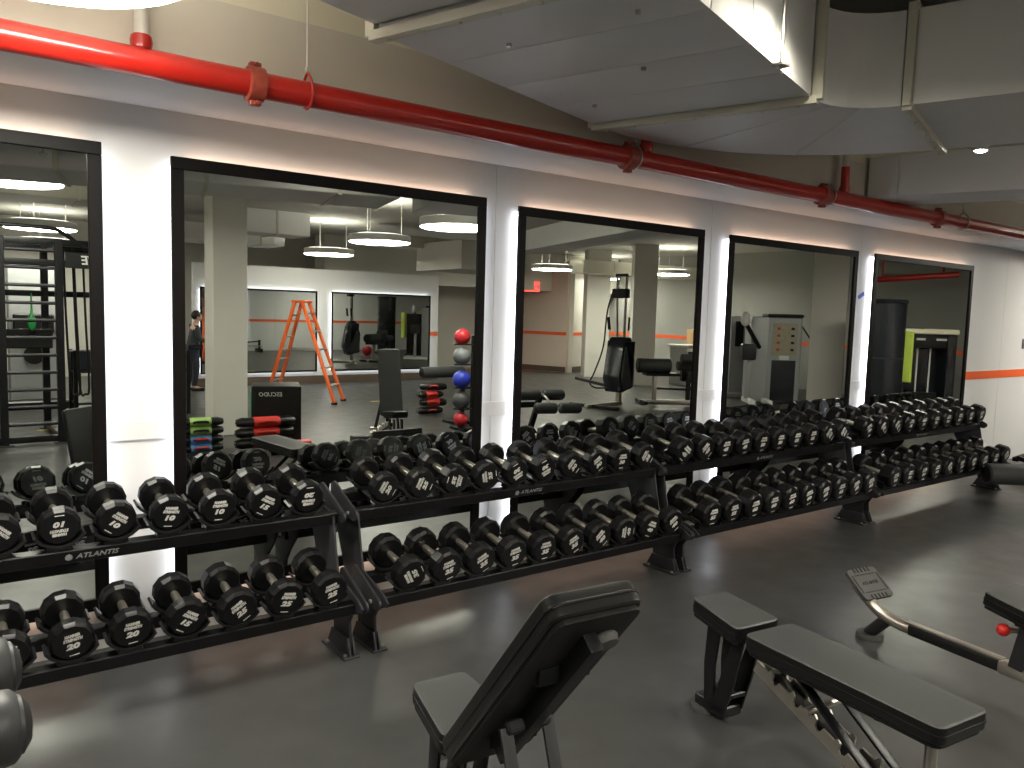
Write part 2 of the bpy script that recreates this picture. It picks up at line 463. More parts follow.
# leg after the elbow: heads away from the wall
vx, vy = nx, ny
def el(s_, t_):   # s along leg, t across (0 inner/left .. W_D)
    return (ec[0] + ux * (RI + t_) + vx * s_, ec[1] + uy * (RI + t_) + vy * s_)
MB().prism([el(.05, 0), el(1.60, 0), el(1.60, W_D), el(.05, W_D)], 0, Z1 - Z0, 'z').build('duct_run', M['duct'], duct)
def flange(P, Q, z0, z1, par):
    f = MB()
    P, Q = Vector((*P, 0)), Vector((*Q, 0))
    for z in (z0, z1):
        f.bar(P + Vector((0, 0, z)), Q + Vector((0, 0, z)), .045, .035, .003)
    for q in (P, Q):
        f.bar(q + Vector((0, 0, z0)), q + Vector((0, 0, z1)), .035, .045, .003, upv=(Q - P).normalized())
    d = (Q - P)
    for k in range(7):
        p = P + d * (k + .5) / 7 + Vector((0, 0, z0 - .018))
        f.cyl(p, p + Vector((0, 0, -.008)), .007, 8)
    f.build('flange', M['ductwarm'], par)
flange(dl(-1.58, .02), dl(-1.58, -W_D - .02), -.01, .43, duct)
flange(dl(.02, .02), dl(.02, -W_D - .02), -.01, .43, duct)
flange(el(.03, -.02), el(.03, W_D + .02), -.01, .43, duct)
for s_ in (-.55, -2.6):
    p = dl(s_, .03)
    MB().cyl((p[0], p[1], -.02), (p[0], p[1], ZC - Z0 - .004), .005, 8).box((p[0], p[1] , -.012), (.05, .05, .012), bev=.002).build('hanger_rod', M['steel'], duct)
for s_, t_ in ((-1.3, -.2), (-1.25, -.75), (-.75, -.45), (-.35, -.9)):
    p = dl(s_, t_)
    MB().cyl((p[0], p[1], .002), (p[0], p[1], -.012), .010, 10).build('weld_pin', M['steel'], duct)
for s_, t_ in ((.5, -.9),):
    pass

# second duct, further right
d2 = thing('air_duct', 'lower white duct box crossing behind the red pipe at the right', 'air duct', (5.84, 3.08, 2.50))
def d2l(s_, t_): return (vx * s_ + ux * t_, vy * s_ + uy * t_)
MB().prism([d2l(0, 0), d2l(6.0, 0), d2l(6.0, .55), d2l(-.10, .55)], 0, .30, 'z', bev=.006).build('duct_run', M['duct'], d2)
MB().prism([(-.02, .22), d2l(0, 0), d2l(-.10, .55), (.30, .235)], -.01, .30, 'z', bev=.006).build('end_boot', M['duct'], d2)
# cross ducts seen overhead in the mirrors
def box_duct(label, c, d, rz=0, m='duct', seams_=5, group='ducts seen in the mirrors'):
    t = thing('air_duct', label, 'air duct', (c[0], c[1], c[2]), (0, 0, rz))
    MB().box((0, 0, d[2] / 2), d, bev=.008).build('duct_run', M[m], t)
    for k in range(seams_):
        x = -d[0] / 2 + d[0] * (k + .5) / seams_
        f = MB()
        f.box((x, 0, -.006), (.035, d[1] + .03, .014), bev=.003).box((x, 0, d[2] + .004), (.035, d[1] + .03, .014), bev=.003)
        f.box((x, -d[1] / 2 - .008, d[2] / 2), (.035, .014, d[2]), bev=.003).box((x, d[1] / 2 + .008, d[2] / 2), (.035, .014, d[2]), bev=.003)
        f.build('flange', M['ductwarm'], t)
    return t
box_duct('wide grey duct underside across the top of the second mirror', (.48, -.03, 2.55), (6.5, .88, .42), R(14), 'duct', 6)
box_duct('pale duct with a hooked black pipe, left of the far soffit in the second mirror', (4.1, -6.9, 2.62), (2.6, .8, .30), 0, 'duct', 3)
box_duct('long cream duct across the top of the third and fourth mirrors', (13.95, -6.0, 2.48), (3.7, .5, .30), R(4), 'ductwarm', 2)
box_duct('wide pale duct low over the rig in the left mirror', (-.2, -2.9, 2.66), (4.6, .7, .32), R(4), 'ductwarm', 4)
box_duct('short pale duct behind the white column in the second mirror', (4.3, -4.2, 2.60), (1.0, .6, .34), 0, 'duct', 1)
box_duct('thin pale duct above the exit sign in the third mirror', (8.4, -6.0, 2.72), (3.6, .45, .22), R(-4), 'ductwarm', 4)

# ------------------------------------------------------------------ lamps
def disc_lamp(x, y, z, label, dia=.9, group='round ceiling disc lamps'):
    t = thing('ceiling_lamp', label, 'lamp', (x, y, z), group=group)
    r = dia / 2
    MB().lathe([(r - .015, .012), (r, .012), (r, .10), (r - .01, .11), (.02, .11)], 48, 'z').build('lamp_housing', M['white'], t)
    MB().lathe([(.01, 0), (r - .03, 0), (r - .014, .006), (r - .014, .02), (.01, .02)], 48, 'z').build('diffuser', M['disc'], t)
    MB().lathe([(r * .45, .110), (r - .05, .110), (r - .05, .116), (r * .45, .116)], 48, 'z').build('fill_glow_ring', M['fill_up'], t)  # glowing ring added on the housing as upward fill light
    for k in range(3):
        a = 2 * PI * k / 3 + .4
        MB().cyl((r * .7 * math.cos(a), r * .7 * math.sin(a), .11), (r * .7 * math.cos(a), r * .7 * math.sin(a), ZC - z - .003), .003, 6).build('hanger_wire', M['whitepipe'], t)
LAMPS = [(.27, 2.58, 2.5, 'round lit ceiling lamp cut by the top left edge of the photo', .9),
         (.72, -1.0, 2.6, 'nearest round lit lamp, topmost in the left mirror', .9),
         (1.42, -5.1, 2.5, 'second round lit lamp down in the left mirror, above the rig', .9),
         (1.9, -8.8, 2.5, 'farthest round lit lamp behind the rig in the left mirror', .9),
         (5.05, -.2, 2.5, 'nearest round lit lamp, at the top right of the second mirror', .9),
         (5.44, -2.9, 2.5, 'middle round lit lamp in the second mirror', .9),
         (6.12, -6.2, 2.5, 'farthest round lit lamp in the second mirror', .9),
         (11.28, -6.0, 2.5, 'round lit lamp above the exit sign in the third mirror', .9),
         (14.9, -8.2, 2.5, 'thin far round lamp behind the cable machine in the third mirror', .9),
         (13.88, -4.9, 2.5, 'round lit lamp right of the column in the third mirror', .9)]
LAMPS.append((11.2, 2.3, 2.5, 'added round lamp out of view at the right, brightening the far end', .9))  # extra lamp out of view, added to lift the dark right end
for x, y, z, l, dd in LAMPS: disc_lamp(x, y, z, l, dd)

def spot_lamp(x, y, z, label, tilt=(0, 0, 0), w=SPOT_W, r=.05):
    t = thing('spot_lamp', label, 'lamp', (x, y, z), group='small spot lamps')
    MB().lathe([(r, 0), (r + .01, .01), (r + .008, .05), (.022, .09), (.012, .10)], 24, 'z').build('lamp_can', M['white'], t)
    MB().sphere((0, 0, .006), r - .004, (1, 1, .5), 16).build('bulb', M['bulb'], t)
    MB().cyl((0, 0, .10), (0, 0, max(.12, ZC - z - .003)), .006, 8).build('stem', M['whitepipe'], t)
    if w:
        ld = bpy.data.lights.new('spot_lamp_light', 'SPOT'); ld.energy = w; ld.spot_size = R(168); ld.spot_blend = .9; ld.shadow_soft_size = .04; ld.color = (1, .93, .75)
        lo = bpy.data.objects.new('spot_lamp_light', ld); C.objects.link(lo); lo.parent = t; lo.location = (0, 0, -.035); lo.rotation_euler = tilt
    return t
spot_lamp(2.68, 1.66, 2.80, 'small bright spot lamp at the top, lighting the side of the big duct', (0, 0, 0), SPOT_W)
spot_lamp(5.10, 2.20, 2.60, 'tiny bright spot lamp under the duct end at the right', (0, 0, 0), 8, .04)
for x, y in ((-1.5, -2.5), (1.5, 1.0)):
    pass

# ------------------------------------------------------------------ dumbbell racks
X0, STEP, PITCH = 1.7672, 0.2, 2.161
TILT = R(11)
cT, sT = math.cos(TILT), math.sin(TILT)
UP_C, LO_C = (3.479, .661), (3.237, .308)      # (y, z) of the cup floor under each row
RW = 2.10
def make_rack(label, loc, STEP):
    RW = 10 * STEP + .147
    t = thing('dumbbell_rack', label, 'rack', loc, group='two-tier dumbbell racks')
    for (yc, zc), low in ((UP_C, 0), (LO_C, 1)):
        def sp(a, b, x=0): return (x, yc + a * cT - b * sT, zc + a * sT + b * cT)
        rot = (TILT, 0, 0)
        MB().box(sp(-.105, -.052), (RW - .03, .045, .055), rot, .004).build('front_rail', M['powder'], t)
        MB().box(sp(.105, -.052), (RW - .03, .045, .055), rot, .004).build('rear_rail', M['powder'], t)
        for k in range(10):
            x = STEP * (k - 4.5)
            m = MB()
            for a in (-.095, .095):
                pts_o = []; pts_i = []
                for j in range(11):
                    an = R(-90 - 58 + 116 * j / 10)
                    pts_i.append((x + .094 * math.cos(an), .094 + .094 * math.sin(an)))
                    pts_o.append((x + .1035 * math.cos(an), .094 + .1035 * math.sin(an)))
                mx = Matrix.Translation((0, yc + a * cT, zc + a * sT)) @ Matrix.Rotation(TILT, 4, 'X')
                q = pts_i + list(reversed(pts_o))
                # (x,z) polygon extruded along y
                tb = bmesh.new()
                for j in range(10):
                    quad = [pts_i[j], pts_i[j + 1], pts_o[j + 1], pts_o[j]]
                    v0 = [tb.verts.new((p_[0], -.036, p_[1])) for p_ in quad]; v1 = [tb.verts.new((p_[0], .036, p_[1])) for p_ in quad]
                    if j == 0: tb.faces.new((v0[0], v1[0], v1[3], v0[3]))
                    if j == 9: tb.faces.new((v0[1], v0[2], v1[2], v1[1]))
                    tb.faces.new((v0[0], v0[3], v0[2], v0[1])); tb.faces.new((v1[0], v1[1], v1[2], v1[3]))
                    tb.faces.new((v0[0], v0[1], v1[1], v1[0])); tb.faces.new((v0[3], v1[3], v1[2], v0[2]))
                bmesh.ops.remove_doubles(tb, verts=tb.verts, dist=1e-5)
                bmesh.ops.recalc_face_normals(tb, faces=tb.faces)
                bmesh.ops.transform(tb, matrix=mx, verts=tb.verts)
                m.join(tb)
                m.box(sp(a, -.018, x), (.09, .05, .018), rot, .003)
            m.box(sp(0, -.016, x), (.05, .18, .010), rot, .002)
            m.build('saddle', M['saddle'], t)
        for sx in (-1, 1):
            P = [(-.185, -.035), (-.16, -.065), (.06, -.070), (.105, -.03), (.115, .025), (.09, .045), (-.14, -.002), (-.175, -.01)]
            mx = Matrix.Translation((sx * (RW / 2 - .008), yc, zc)) @ Matrix.Rotation(TILT, 4, 'X')
            MB().prism(rpoly(P, .012, 3), -.006, .006, 'x', .0015, mx).build('end_plate', M['graph'], t)
            for a in (-.1, .1):
                MB().cyl(sp(a, -.045, sx * (RW / 2 - .002)), sp(a, -.045, sx * (RW / 2 + .006)), .010, 10).build('bolt', M['steel'], t)
    P = [(3.165, .02), (3.335, .02), (3.345, .13), (3.40, .20), (3.50, .30), (3.56, .42), (3.645, .60), (3.645, .655), (3.40, .618), (3.36, .60), (3.33, .45), (3.30, .34), (3.10, .285), (3.05, .255), (3.06, .235), (3.14, .215), (3.175, .16)]
    for sx in (-1, 1):
        MB().prism(P, sx * (RW / 2 - .040) - .005, sx * (RW / 2 - .040) + .005, 'x', .001).build('upright', M['graph'], t)
        m = MB()
        xa, xb = sorted((sx * (RW / 2 - .008), sx * (RW / 2 - .085)))
        m.box(((xa + xb) / 2, 3.26, .005), (xb - xa, .25, .010), bev=.002)
        m.prism([(3.14, .01), (3.38, .01), (3.34, .085), (3.17, .085)], sx * (RW / 2 - .030) - .004, sx * (RW / 2 - .030) + .004, 'x', .001)
        m.prism([(3.14, .01), (3.38, .01), (3.34, .085), (3.17, .085)], sx * (RW / 2 - .052) - .004, sx * (RW / 2 - .052) + .004, 'x', .001)
        m.build('foot', M['graph'], t)
        for yy in (3.16, 3.35):
            MB().cyl((sx * (RW / 2 - .070), yy, .009), (sx * (RW / 2 - .070), yy, .018), .009, 6).build('anchor_bolt', M['steel'], t)
    a, b = -.105 - .0245, -.052
    lt = text_mesh('ATLANTIS', .027, shear=.25, offset=.0006, sx=1.2)
    yc, zc = UP_C
    o = link('brand_lettering', lt, M['logo'], t)
    o.location = (.03, yc + a * cT - b * sT, zc + a * sT + b * cT); o.rotation_euler = (PI / 2 + TILT, 0, 0)
    m = MB().lathe([(.002, 0), (.013, 0), (.013, .0012), (.002, .0012)], 20, 'z')
    o2 = m.build('emblem', M['logo'], t)
    o2.location = (-.068, yc + a * cT - b * sT, zc + a * sT + b * cT); o2.rotation_euler = (PI / 2 + TILT, 0, 0)
    return t
RN = ['leftmost', 'second', 'third', 'last']
RL = ['leftmost black two-tier dumbbell rack, cut off by the left edge of the photo',
      'second black two-tier dumbbell rack from the left, below the gap with the panel seam',
      'third black two-tier dumbbell rack from the left, in front of the fourth mirror',
      'farthest black two-tier dumbbell rack, beside the orange stripe at the right']
rx = [.510, 2.662, 4.800, 7.086]
rs = [.196, .196, .202, .225]
racks = [make_rack(RL[u], (rx[u], 0, 0), rs[u]) for u in range(4)]

# ------------------------------------------------------------------ dumbbells
def db_spec(w):
    if w <= 10: return .075, .056, .25
    if w <= 20: return .075, .062, .27
    if w <= 30: return .077, .070, .29
    if w <= 40: return .081, .078, .31
    if w <= 55: return .085, .090, .33
    return .089, .104, .35
MESH = {}
BT = text_mesh('HAMMER\nSTRENGTH', .0165, shear=.2, offset=.0010, sx=.78)
def db_meshes(w):
    if w in MESH: return MESH[w]
    r, hl, L = db_spec(w)
    h = MB().lathe([(r * .30, hl), (r * .86, hl), (r * .90, hl - .004), (r, hl - .014), (r, .014), (r * .90, .003), (r * .86, 0), (.02, -.0)], 12, 'y', off=.5).mesh('head', 20)
    g = MB().lathe([(.013, -L / 2 + hl - .004), (.0155, -L / 2 + hl + .01), (.0175, 0), (.0155, L / 2 - hl - .01), (.013, L / 2 - hl + .004)], 16, 'y').mesh('handle')
    # lettering lies in x,z on the outer face (facing -y)
    s_ = r / .08
    me = bpy.data.meshes.new('lettering')
    bm = bmesh.new()
    def add(src, sc, dx, dz):
        tmp = bmesh.new(); tmp.from_mesh(src)
        bmesh.ops.scale(tmp, vec=(sc, sc, 1), verts=tmp.verts)
        bmesh.ops.rotate(tmp, cent=(0, 0, 0), matrix=Matrix.Rotation(PI / 2, 3, 'X'), verts=tmp.verts)
        bmesh.ops.translate(tmp, vec=(dx, 0, dz), verts=tmp.verts)
        mm = bpy.data.meshes.new('t'); tmp.to_mesh(mm); tmp.free(); bm.from_mesh(mm); bpy.data.meshes.remove(mm)
    add(BT, s_, .002 * s_, .020 * s_)
    nt_ = text_mesh(str(w), .030, shear=.2, offset=.0017, sx=1.45)
    add(nt_, s_, -.002, -.017 * s_)
    bmesh.ops.create_cube(bm, size=1, matrix=Matrix.Translation((0, 0, -.054 * s_)) @ Matrix.Diagonal((.034 * s_, .0012, .0035 * s_, 1)))
    bm.to_mesh(me); bm.free()
    MESH[w] = (h, g, me); return MESH[w]
def dumbbell(w, x, row, ang, label):
    r, hl, L = db_spec(w)
    h, g, lt = db_meshes(w)
    yc, zc = UP_C if row else LO_C
    t = thing('dumbbell', label, 'dumbbell', (x, yc, zc + .0006), (TILT, 0, 0), group='dumbbells on the upper shelves' if row else 'dumbbells on the lower shelves')
    rr = r * math.cos(PI / 12)
    a = R(ang)          # clockwise seen from the room
    hd = [None, None]
    for i, s in enumerate((-1, 1)):
        o = link('head', h, M['ure'], t)
        # head mesh: y from 0 (outer) to hl (inner) for the room side
        o.location = (0, s * L / 2, rr)
        o.rotation_euler = (0, a, 0) if s < 0 else (0, -a, PI)
        l_ = link('lettering', lt, M['ink'], o)
        l_.location = (0, -.0004, 0)
        hd[i] = o
    gg = link('handle', g, M['chrome'], t); gg.location = (0, 0, rr)
    return t
UPW = [[None, None, None, 5, 10, 10, 10, 10, 15, 20], [20, 25, 25, 25, 30, 30, 30, 30, 30, 35], [45, 45, 45, 45, 50, 50, 55, 55, 60, 60], [70, 70, 70, 75, 75, 75, 80, 80, 85, 85]]
UPA = [[0, 0, 0, 45, 178, 38, 8, 2, 30, 180], [-62, -70, 100, -105, 152, 155, -52, -35, 0, -62], [35, -48, 0, -8, 0, 0, 0, 0, -55, -60], [-25, -50, -48, 0, -5, 0, 0, 5, -10, -15]]
LOW = [[None, None, 20, 20, 20, 20, 15, 25, 25, 25], [35, 35, 35, 35, 35, 35, 40, 40, 40, 40], [55, 55, 60, 60, 60, 60, 65, 65, 65, 65], [90, 90, 90, 90, 95, 95, 95, 100, 100, 100]]
LOA = [[0, 0, 0, 5, -8, -4, 34, -35, 12, -14], [-118, -14, -26, -10, -4, -26, -44, -92, 22, -35], [0, -4, -6, -4, -8, -12, -16, -5, -25, -15], [-10, 0, -8, -6, -38, -20, -18, -10, 0, -40]]
ORD = ['first', 'second', 'third', 'fourth', 'fifth', 'sixth', 'seventh', 'eighth', 'ninth', 'tenth']
for u in range(4):
    for k in range(10):
        for row, Wt, An in ((1, UPW, UPA), (0, LOW, LOA)):
            w = Wt[u][k]
            if w is None: continue
            sh = 'upper' if row else 'lower'
            if u == 0:
                lab = 'black %d dumbbell, %s from right end, %s shelf of the leftmost rack' % (w, ORD[9 - k], sh)
            else:
                lab = 'black %d dumbbell, %s from left on the %s shelf of the %s rack' % (w, ORD[k], sh, RN[u])
            dumbbell(w, rx[u] + (k - 4.5) * rs[u], row, An[u][k], lab)

# ------------------------------------------------------------------ benches
def pad_mesh(poly, th, r=.03, bev=.012):
    m = MB().prism(rpoly(poly, r, 5), 0, th, 'z')
    bmesh.ops.recalc_face_normals(m.b, faces=m.b.faces)
    e = [e_ for e_ in m.b.edges if abs(e_.verts[0].co.z - e_.verts[1].co.z) < 1e-6]
    bmesh.ops.bevel(m.b, geom=e, offset=bev, segments=3, profile=.6, affect='EDGES')
    return m
def pad(name, poly, th, par, mx, r=.03):
    """upholstered cushion: top vinyl, dark welt round its middle, board under it"""
    m = pad_mesh(poly, th, r); bmesh.ops.transform(m.b, matrix=mx, verts=m.b.verts)
    o = m.build(name, M['vinyl'], par)
    o.data.materials.append(M['vinylb'])
    up_ = (mx.to_3x3() @ Vector((0, 0, 1))).normalized()
    for pl in o.data.polygons:
        if pl.normal.dot(up_) < .5: pl.material_index = 1
    cx = sum(p[0] for p in poly) / len(poly); cy = sum(p[1] for p in poly) / len(poly)
    g = [(cx + (p[0] - cx) * 1.012 + (0.001 if p[0] > cx else -.001), cy + (p[1] - cy) * 1.006) for p in poly]
    w = MB().prism(rpoly(g, r, 5), th * .42, th * .54, 'z', .002); bmesh.ops.transform(w.b, matrix=mx, verts=w.b.verts)
    w.build('welt', M['vinylb'], o)
    b = MB().prism(rpoly([(cx + (p[0] - cx) * .94, cy + (p[1] - cy) * .97) for p in poly], r, 4), -.012, .001, 'z', .001); bmesh.ops.transform(b.b, matrix=mx, verts=b.b.verts)
    b.build('base_board', M['dark'], o)
    return o
def adj_bench(label, loc, rz, back, group='adjustable weight benches', seat_up=6):
    """+y is the seat end, the back pad runs to -y; back = angle in degrees"""
    t = thing('weight_bench', label, 'bench', loc, (0, 0, rz), group)
    # seat
    mx = Matrix.Translation((0, .03, .385)) @ Matrix.Rotation(R(seat_up if back < 20 else seat_up), 4, 'X')
    pad('seat', [(-.115, 0), (.115, 0), (.088, .27), (-.088, .27)], .06, t, mx, .03)
    bm_ = Matrix.Translation((0, -.015, .385)) @ Matrix.Rotation(-R(back), 4, 'X')
    pad('backrest', [(-.122, -.735), (.122, -.735), (.125, 0), (-.125, 0)], .06, t, bm_, .035)
    def bp(x, y, z): return bm_ @ Vector((x, y, z))
    m = MB()
    m.bar(bp(0, -.08, -.035), bp(0, -.655, -.030), .05, .036, .004, upv=(1, 0, 0))
    m.bar(bp(-.07, -.17, -.02), bp(.07, -.17, -.02), .02, .04).bar(bp(-.07, -.5, -.02), bp(.07, -.5, -.02), .02, .04)
    m.build('backrest_frame', M['powder'], t)
    # column under the seat
    for sx in (-1, 1):
        MB().prism(rpoly([(.05, .37), (.10, .37), (.155, .20), (.20, .05), (.13, .05), (.085, .20)], .012, 3), sx * .045 - .005, sx * .045 + .005, 'x', .001).build('seat_bracket', M['powder'], t)
        MB().prism(rpoly([(.17, .375), (.235, .375), (.245, .22), (.235, .05), (.185, .05), (.19, .22)], .01, 3), sx * .045 - .005, sx * .045 + .005, 'x', .001).build('seat_bracket', M['powder'], t)
    MB().box((0, .21, .055), (.10, .16, .045), bev=.006).box((0, .16, .13), (.084, .11, .02), bev=.004).build('column_base', M['powder'], t)
    MB().lathe([(.02, 0), (.062, 0), (.064, .012), (.060, .03), (.02, .032)], 32, 'z').build('foot_disc', M['rubber'], t, loc=(0, .275, 0))
    # ladder bar with notches
    P0, P1 = Vector((0, -.01, .315)), Vector((0, -.62, .075))
    d = (P1 - P0); Lg = d.length; ang = math.atan2(-d.z, -d.y)
    prof = [(0, -.035), (Lg, -.035), (Lg, .012)]
    k = 0; s0 = Lg
    N = 6
    for k in range(N):
        a = Lg - .05 - (Lg - .14) * k / (N - 1)
        prof += [(a + .020, .012), (a + .014, -.010), (a + .002, -.014), (a - .008, -.004), (a - .012, .020), (a - .026, .030), (a - .034, .012)]
    prof += [(0, .012)]
    for sx in (-1, 1):
        mx = Matrix.Translation(P0 + Vector((sx * .038, 0, 0))) @ Matrix.Rotation(ang, 4, 'X') @ Matrix.Diagonal((1, -1, 1, 1))
        MB().prism(prof, -.004, .004, 'x', 0, mx).build('ladder_plate', M['satin'], t)
    MB().bar(P0 + Vector((0, 0, -.025)), P1 + Vector((0, 0, -.025)), .062, .035, .004).build('spine', M['powder'], t)
    # rear base
    MB().box((0, -.66, .045), (.44, .085, .06), bev=.018, seg=3).build('rear_base', M['graph'], t)
    for sx in (-1, 1):
        MB().box((sx * .232, -.66, .040), (.03, .09, .075), bev=.02, seg=3).build('end_cap', M['rubber'], t)
    # support arms
    pin = P0 + d * (.62 if back < 20 else .30) + Vector((0, 0, .02))
    att = bp(0, -.30 if back < 20 else -.26, -.03)
    if back < 20:
        for sx in (-1, 1):
            MB().bar(Vector((sx * .058, att.y + .10, att.z)), Vector((sx * .058, -.60, .095)), .010, .036, .002, upv=(1, 0, 0)).build('support_arm', M['powder'], t)
        MB().cyl((-.085, pin.y + .12, pin.z + .075), (.085, pin.y + .12, pin.z + .075), .013, 14).build('adjusting_pin', M['satin'], t)
        MB().cyl((0, -.655, .07), (0, -.655, bp(0, -.64, -.012).z), .018, 14).build('rear_strut', M['satin'], t)
    else:
        pz = P0 + d * .55 + Vector((0, 0, .02))
        for sx in (-1, 1):
            MB().bar(att + Vector((sx * .060, 0, 0)), pz + Vector((sx * .060, 0, .0)), .010, .034, .002, upv=(1, 0, 0)).build('support_arm', M['graph'], t)
        MB().cyl((-.125, pz.y, pz.z), (.125, pz.y, pz.z), .017, 16).build('adjusting_pin', M['satin'], t)
        q = bp(0, -.26, -.035)
        MB().box(q, (.125, .035, .03), (-R(back), 0, 0), .006).build('pivot_block', M['graph'], t)
        MB().lathe([(.03, 0), (.034, .006), (.028, .022), (.01, .024)], 20, 'z').build('bumper', M['rubber'], t).matrix_local = bm_ @ Matrix.Translation((.055, -.62, -.012)) @ Matrix.Rotation(PI, 4, 'X')
        MB().box((.0, .242, .25), (.05, .002, .035), bev=.0005).build('care_label', M['white'], t)
    return t
adj_bench('flat adjustable bench with charcoal pads and notched steel ladder, front right', (2.462, 1.68, 0), R(-7), 0)
adj_bench('adjustable bench with raised backrest showing its black underside, bottom centre', (1.195, 1.66, 0), R(-6), 50)
adj_bench('bench with upright black backrest, seen in the second mirror before the ladder', (4.16, -.10, 0), R(8), 80)

# ------------------------------------------------------------------ hip / low row machine at the right
mt = thing('row_machine', 'low steel rail machine with rubber footplate and red knob, right of the flat bench', 'exercise machine', (3.76, 1.96, 0))
def ml(x, y, z): return (x - 3.76, y - 1.96, z)
MB().lathe([(.02, 0), (.062, 0), (.064, .012), (.060, .028), (.02, .030)], 32, 'z').build('foot_disc', M['rubber'], mt)
MB().cyl((0, 0, .028), ml(3.69, 1.84, .155), .030, 16).build('foot_post', M['graph'], mt)
MB().tube([ml(3.69, 2.01, .275), ml(3.687, 1.95, .225), ml(3.68, 1.87, .175), ml(3.67, 1.78, .155), ml(3.665, 1.72, .152)], .028, 18, 5).build('rail_bend', M['satin'], mt)
MB().bar(ml(3.665, 1.72, .15), ml(3.60, 1.30, .15), .055, .05, .012).build('rail_sleeve', M['dark'], mt)
MB().bar(ml(3.668, 1.74, .178), ml(3.60, 1.30, .178), .040, .008, .002).build('rail_track', M['satin'], mt)
MB().bar(ml(3.60, 1.31, .15), ml(3.45, .40, .15), .06, .055, .014).build('rail', M['satin'], mt)
MB().bar(ml(3.59, 1.25, .185), ml(3.46, .45, .185), .035, .010, .002).build('rail_track', M['satin'], mt)
o = MB().prism(rrect(.20, .17, .02), 0, .018, 'z', .003).build('footplate', M['rubber'], mt)
o.matrix_local = Matrix.Translation(Vector(ml(3.735, 1.975, .272))) @ Euler((R(38), 0, R(-10))).to_matrix().to_4x4()
r_ = MB()
for k in range(5):
    for yy in (-.075, .075):
        r_.box((-.05 + .025 * k, yy, .019), (.008, .026, .004), bev=.001)
r_.box((0, .048, .019), (.14, .004, .003), bev=.0005).box((0, -.048, .019), (.14, .004, .003), bev=.0005).box((-.085, 0, .019), (.004, .10, .003), bev=.0005).box((.085, 0, .019), (.004, .10, .003), bev=.0005)
r_.build('tread_rib', M['dark'], o)
lt = link('lettering', text_mesh('ATLANTIS', .024, shear=.2, offset=.0006, extrude=.001), M['dark'], o); lt.location = (0, 0, .0185)
MB().bar(ml(3.585, 1.24, .17), ml(3.585, 1.205, .36), .055, .075, .006, upv=(1, 0, 0)).build('seat_post', M['graph'], mt)
MB().cyl(ml(3.585, 1.225, .33), ml(3.52, 1.275, .332), .012, 12).build('knob_stem', M['steel'], mt)
MB().sphere(ml(3.515, 1.28, .332), .026, (1, 1, 1), 20).build('knob', M['redp'], mt)
pmx = Matrix.Translation(Vector(ml(3.575, 1.14, .385))) @ Matrix.Rotation(R(-8), 4, 'Z') @ Matrix.Rotation(R(10), 4, 'X')
pad('seat', [(-.12, -.26), (.12, -.26), (.12, .21), (-.12, .21)], .06, mt, pmx, .02)
MB().box(ml(3.58, 1.19, .37), (.10, .12, .03), bev=.006).build('seat_bracket', M['powder'], mt)
MB().box(ml(3.45, .40, .075), (.42, .07, .14), bev=.012).build('rear_base', M['graph'], mt)

# ------------------------------------------------------------------ roller bench at the bottom left
rb = thing('roller_bench', 'bench with two worn grey leg rollers poking in at the bottom left', 'bench', (-.18, 1.45, 0))
def roller(par, p0, p1, r, m, name='roller'):
    p0, p1 = Vector(p0), Vector(p1); L = (p1 - p0).length
    prof = [(.02, 0), (r * .86, 0), (r * .97, .008), (r, .022), (r, L - .022), (r * .97, L - .008), (r * .86, L), (.02, L)]
    o = MB().lathe(prof, 32, 'z').build(name, m, par)
    o.location = p0; o.rotation_mode = 'QUATERNION'; o.rotation_quaternion = Vector((0, 0, 1)).rotation_difference((p1 - p0).normalized())
    c = MB().lathe([(r * .80, 0), (r * .78, .008), (r * .5, .02), (.01, .024)], 28, 'z').build('end_cap', M['greyfoam'] if m == M['greyfoam'] else M['dark'], o)
    c.location = (0, 0, L - .002)
roller(rb, (-.02, .03, .861), (.295, .05, .858), .062, M['greyfoam'])
roller(rb, (-.02, .24, .873), (.30, .26, .873), .062, M['greyfoam'])
MB().cyl((-.20, .02, .861), (.02, .032, .861), .014, 12).cyl((-.20, .23, .873), (.0, .24, .873), .014, 12).box((-.19, .13, .867), (.03, .26, .04), bev=.004).build('roller_axle', M['satin'], rb)
MB().bar((-.19, .13, .89), (-.18, .05, .05), .06, .06, .006, upv=(1, 0, 0)).build('post', M['powder'], rb)
MB().bar((-.18, .30, .03), (-.18, -.90, .03), .06, .055, .006).build('base_beam', M['powder'], rb)
MB().bar((-.42, .30, .03), (.06, .30, .03), .06, .055, .01).build('base_foot', M['powder'], rb)
pad('seat', [(-.14, -.85), (.14, -.85), (.14, -.05), (-.14, -.05)], .06, rb, Matrix.Translation((-.18, 0, .50)) @ Matrix.Rotation(R(12), 4, 'X'))
MB().bar((-.18, -.75, .03), (-.18, -.75, .34), .05, .05, .005).build('seat_post', M['powder'], rb)

# roller machine at the right edge
rm = thing('leg_machine', 'machine with a fat black roller low over the floor at the right edge', 'exercise machine', (7.95, 3.02, 0))
roller(rm, (.03, -.20, .235), (-.28, .02, .235), .095, M['foam'])
MB().cyl((.0, -.18, .235), (.30, -.375, .235), .016, 12).build('roller_axle', M['satin'], rm)
MB().bar((.28, -.36, .235), (1.05, -.20, .20), .045, .045, .006).build('roller_arm', M['satin'], rm)
MB().bar((.40, .05, .30), (1.1, .0, .36), .05, .04, .006).build('frame_beam', M['powder'], rm)
MB().bar((.42, .04, .32), (.42, -.33, .235), .04, .04, .004).build('frame_link', M['powder'], rm)
MB().bar((1.05, -.25, 0), (1.05, .3, 0.0), .08, .12, .01).build('frame_foot', M['powder'], rm, loc=(0, 0, .06))
MB().bar((1.05, 0, .06), (1.05, 0, .40), .06, .06, .006).build('frame_post', M['powder'], rm)

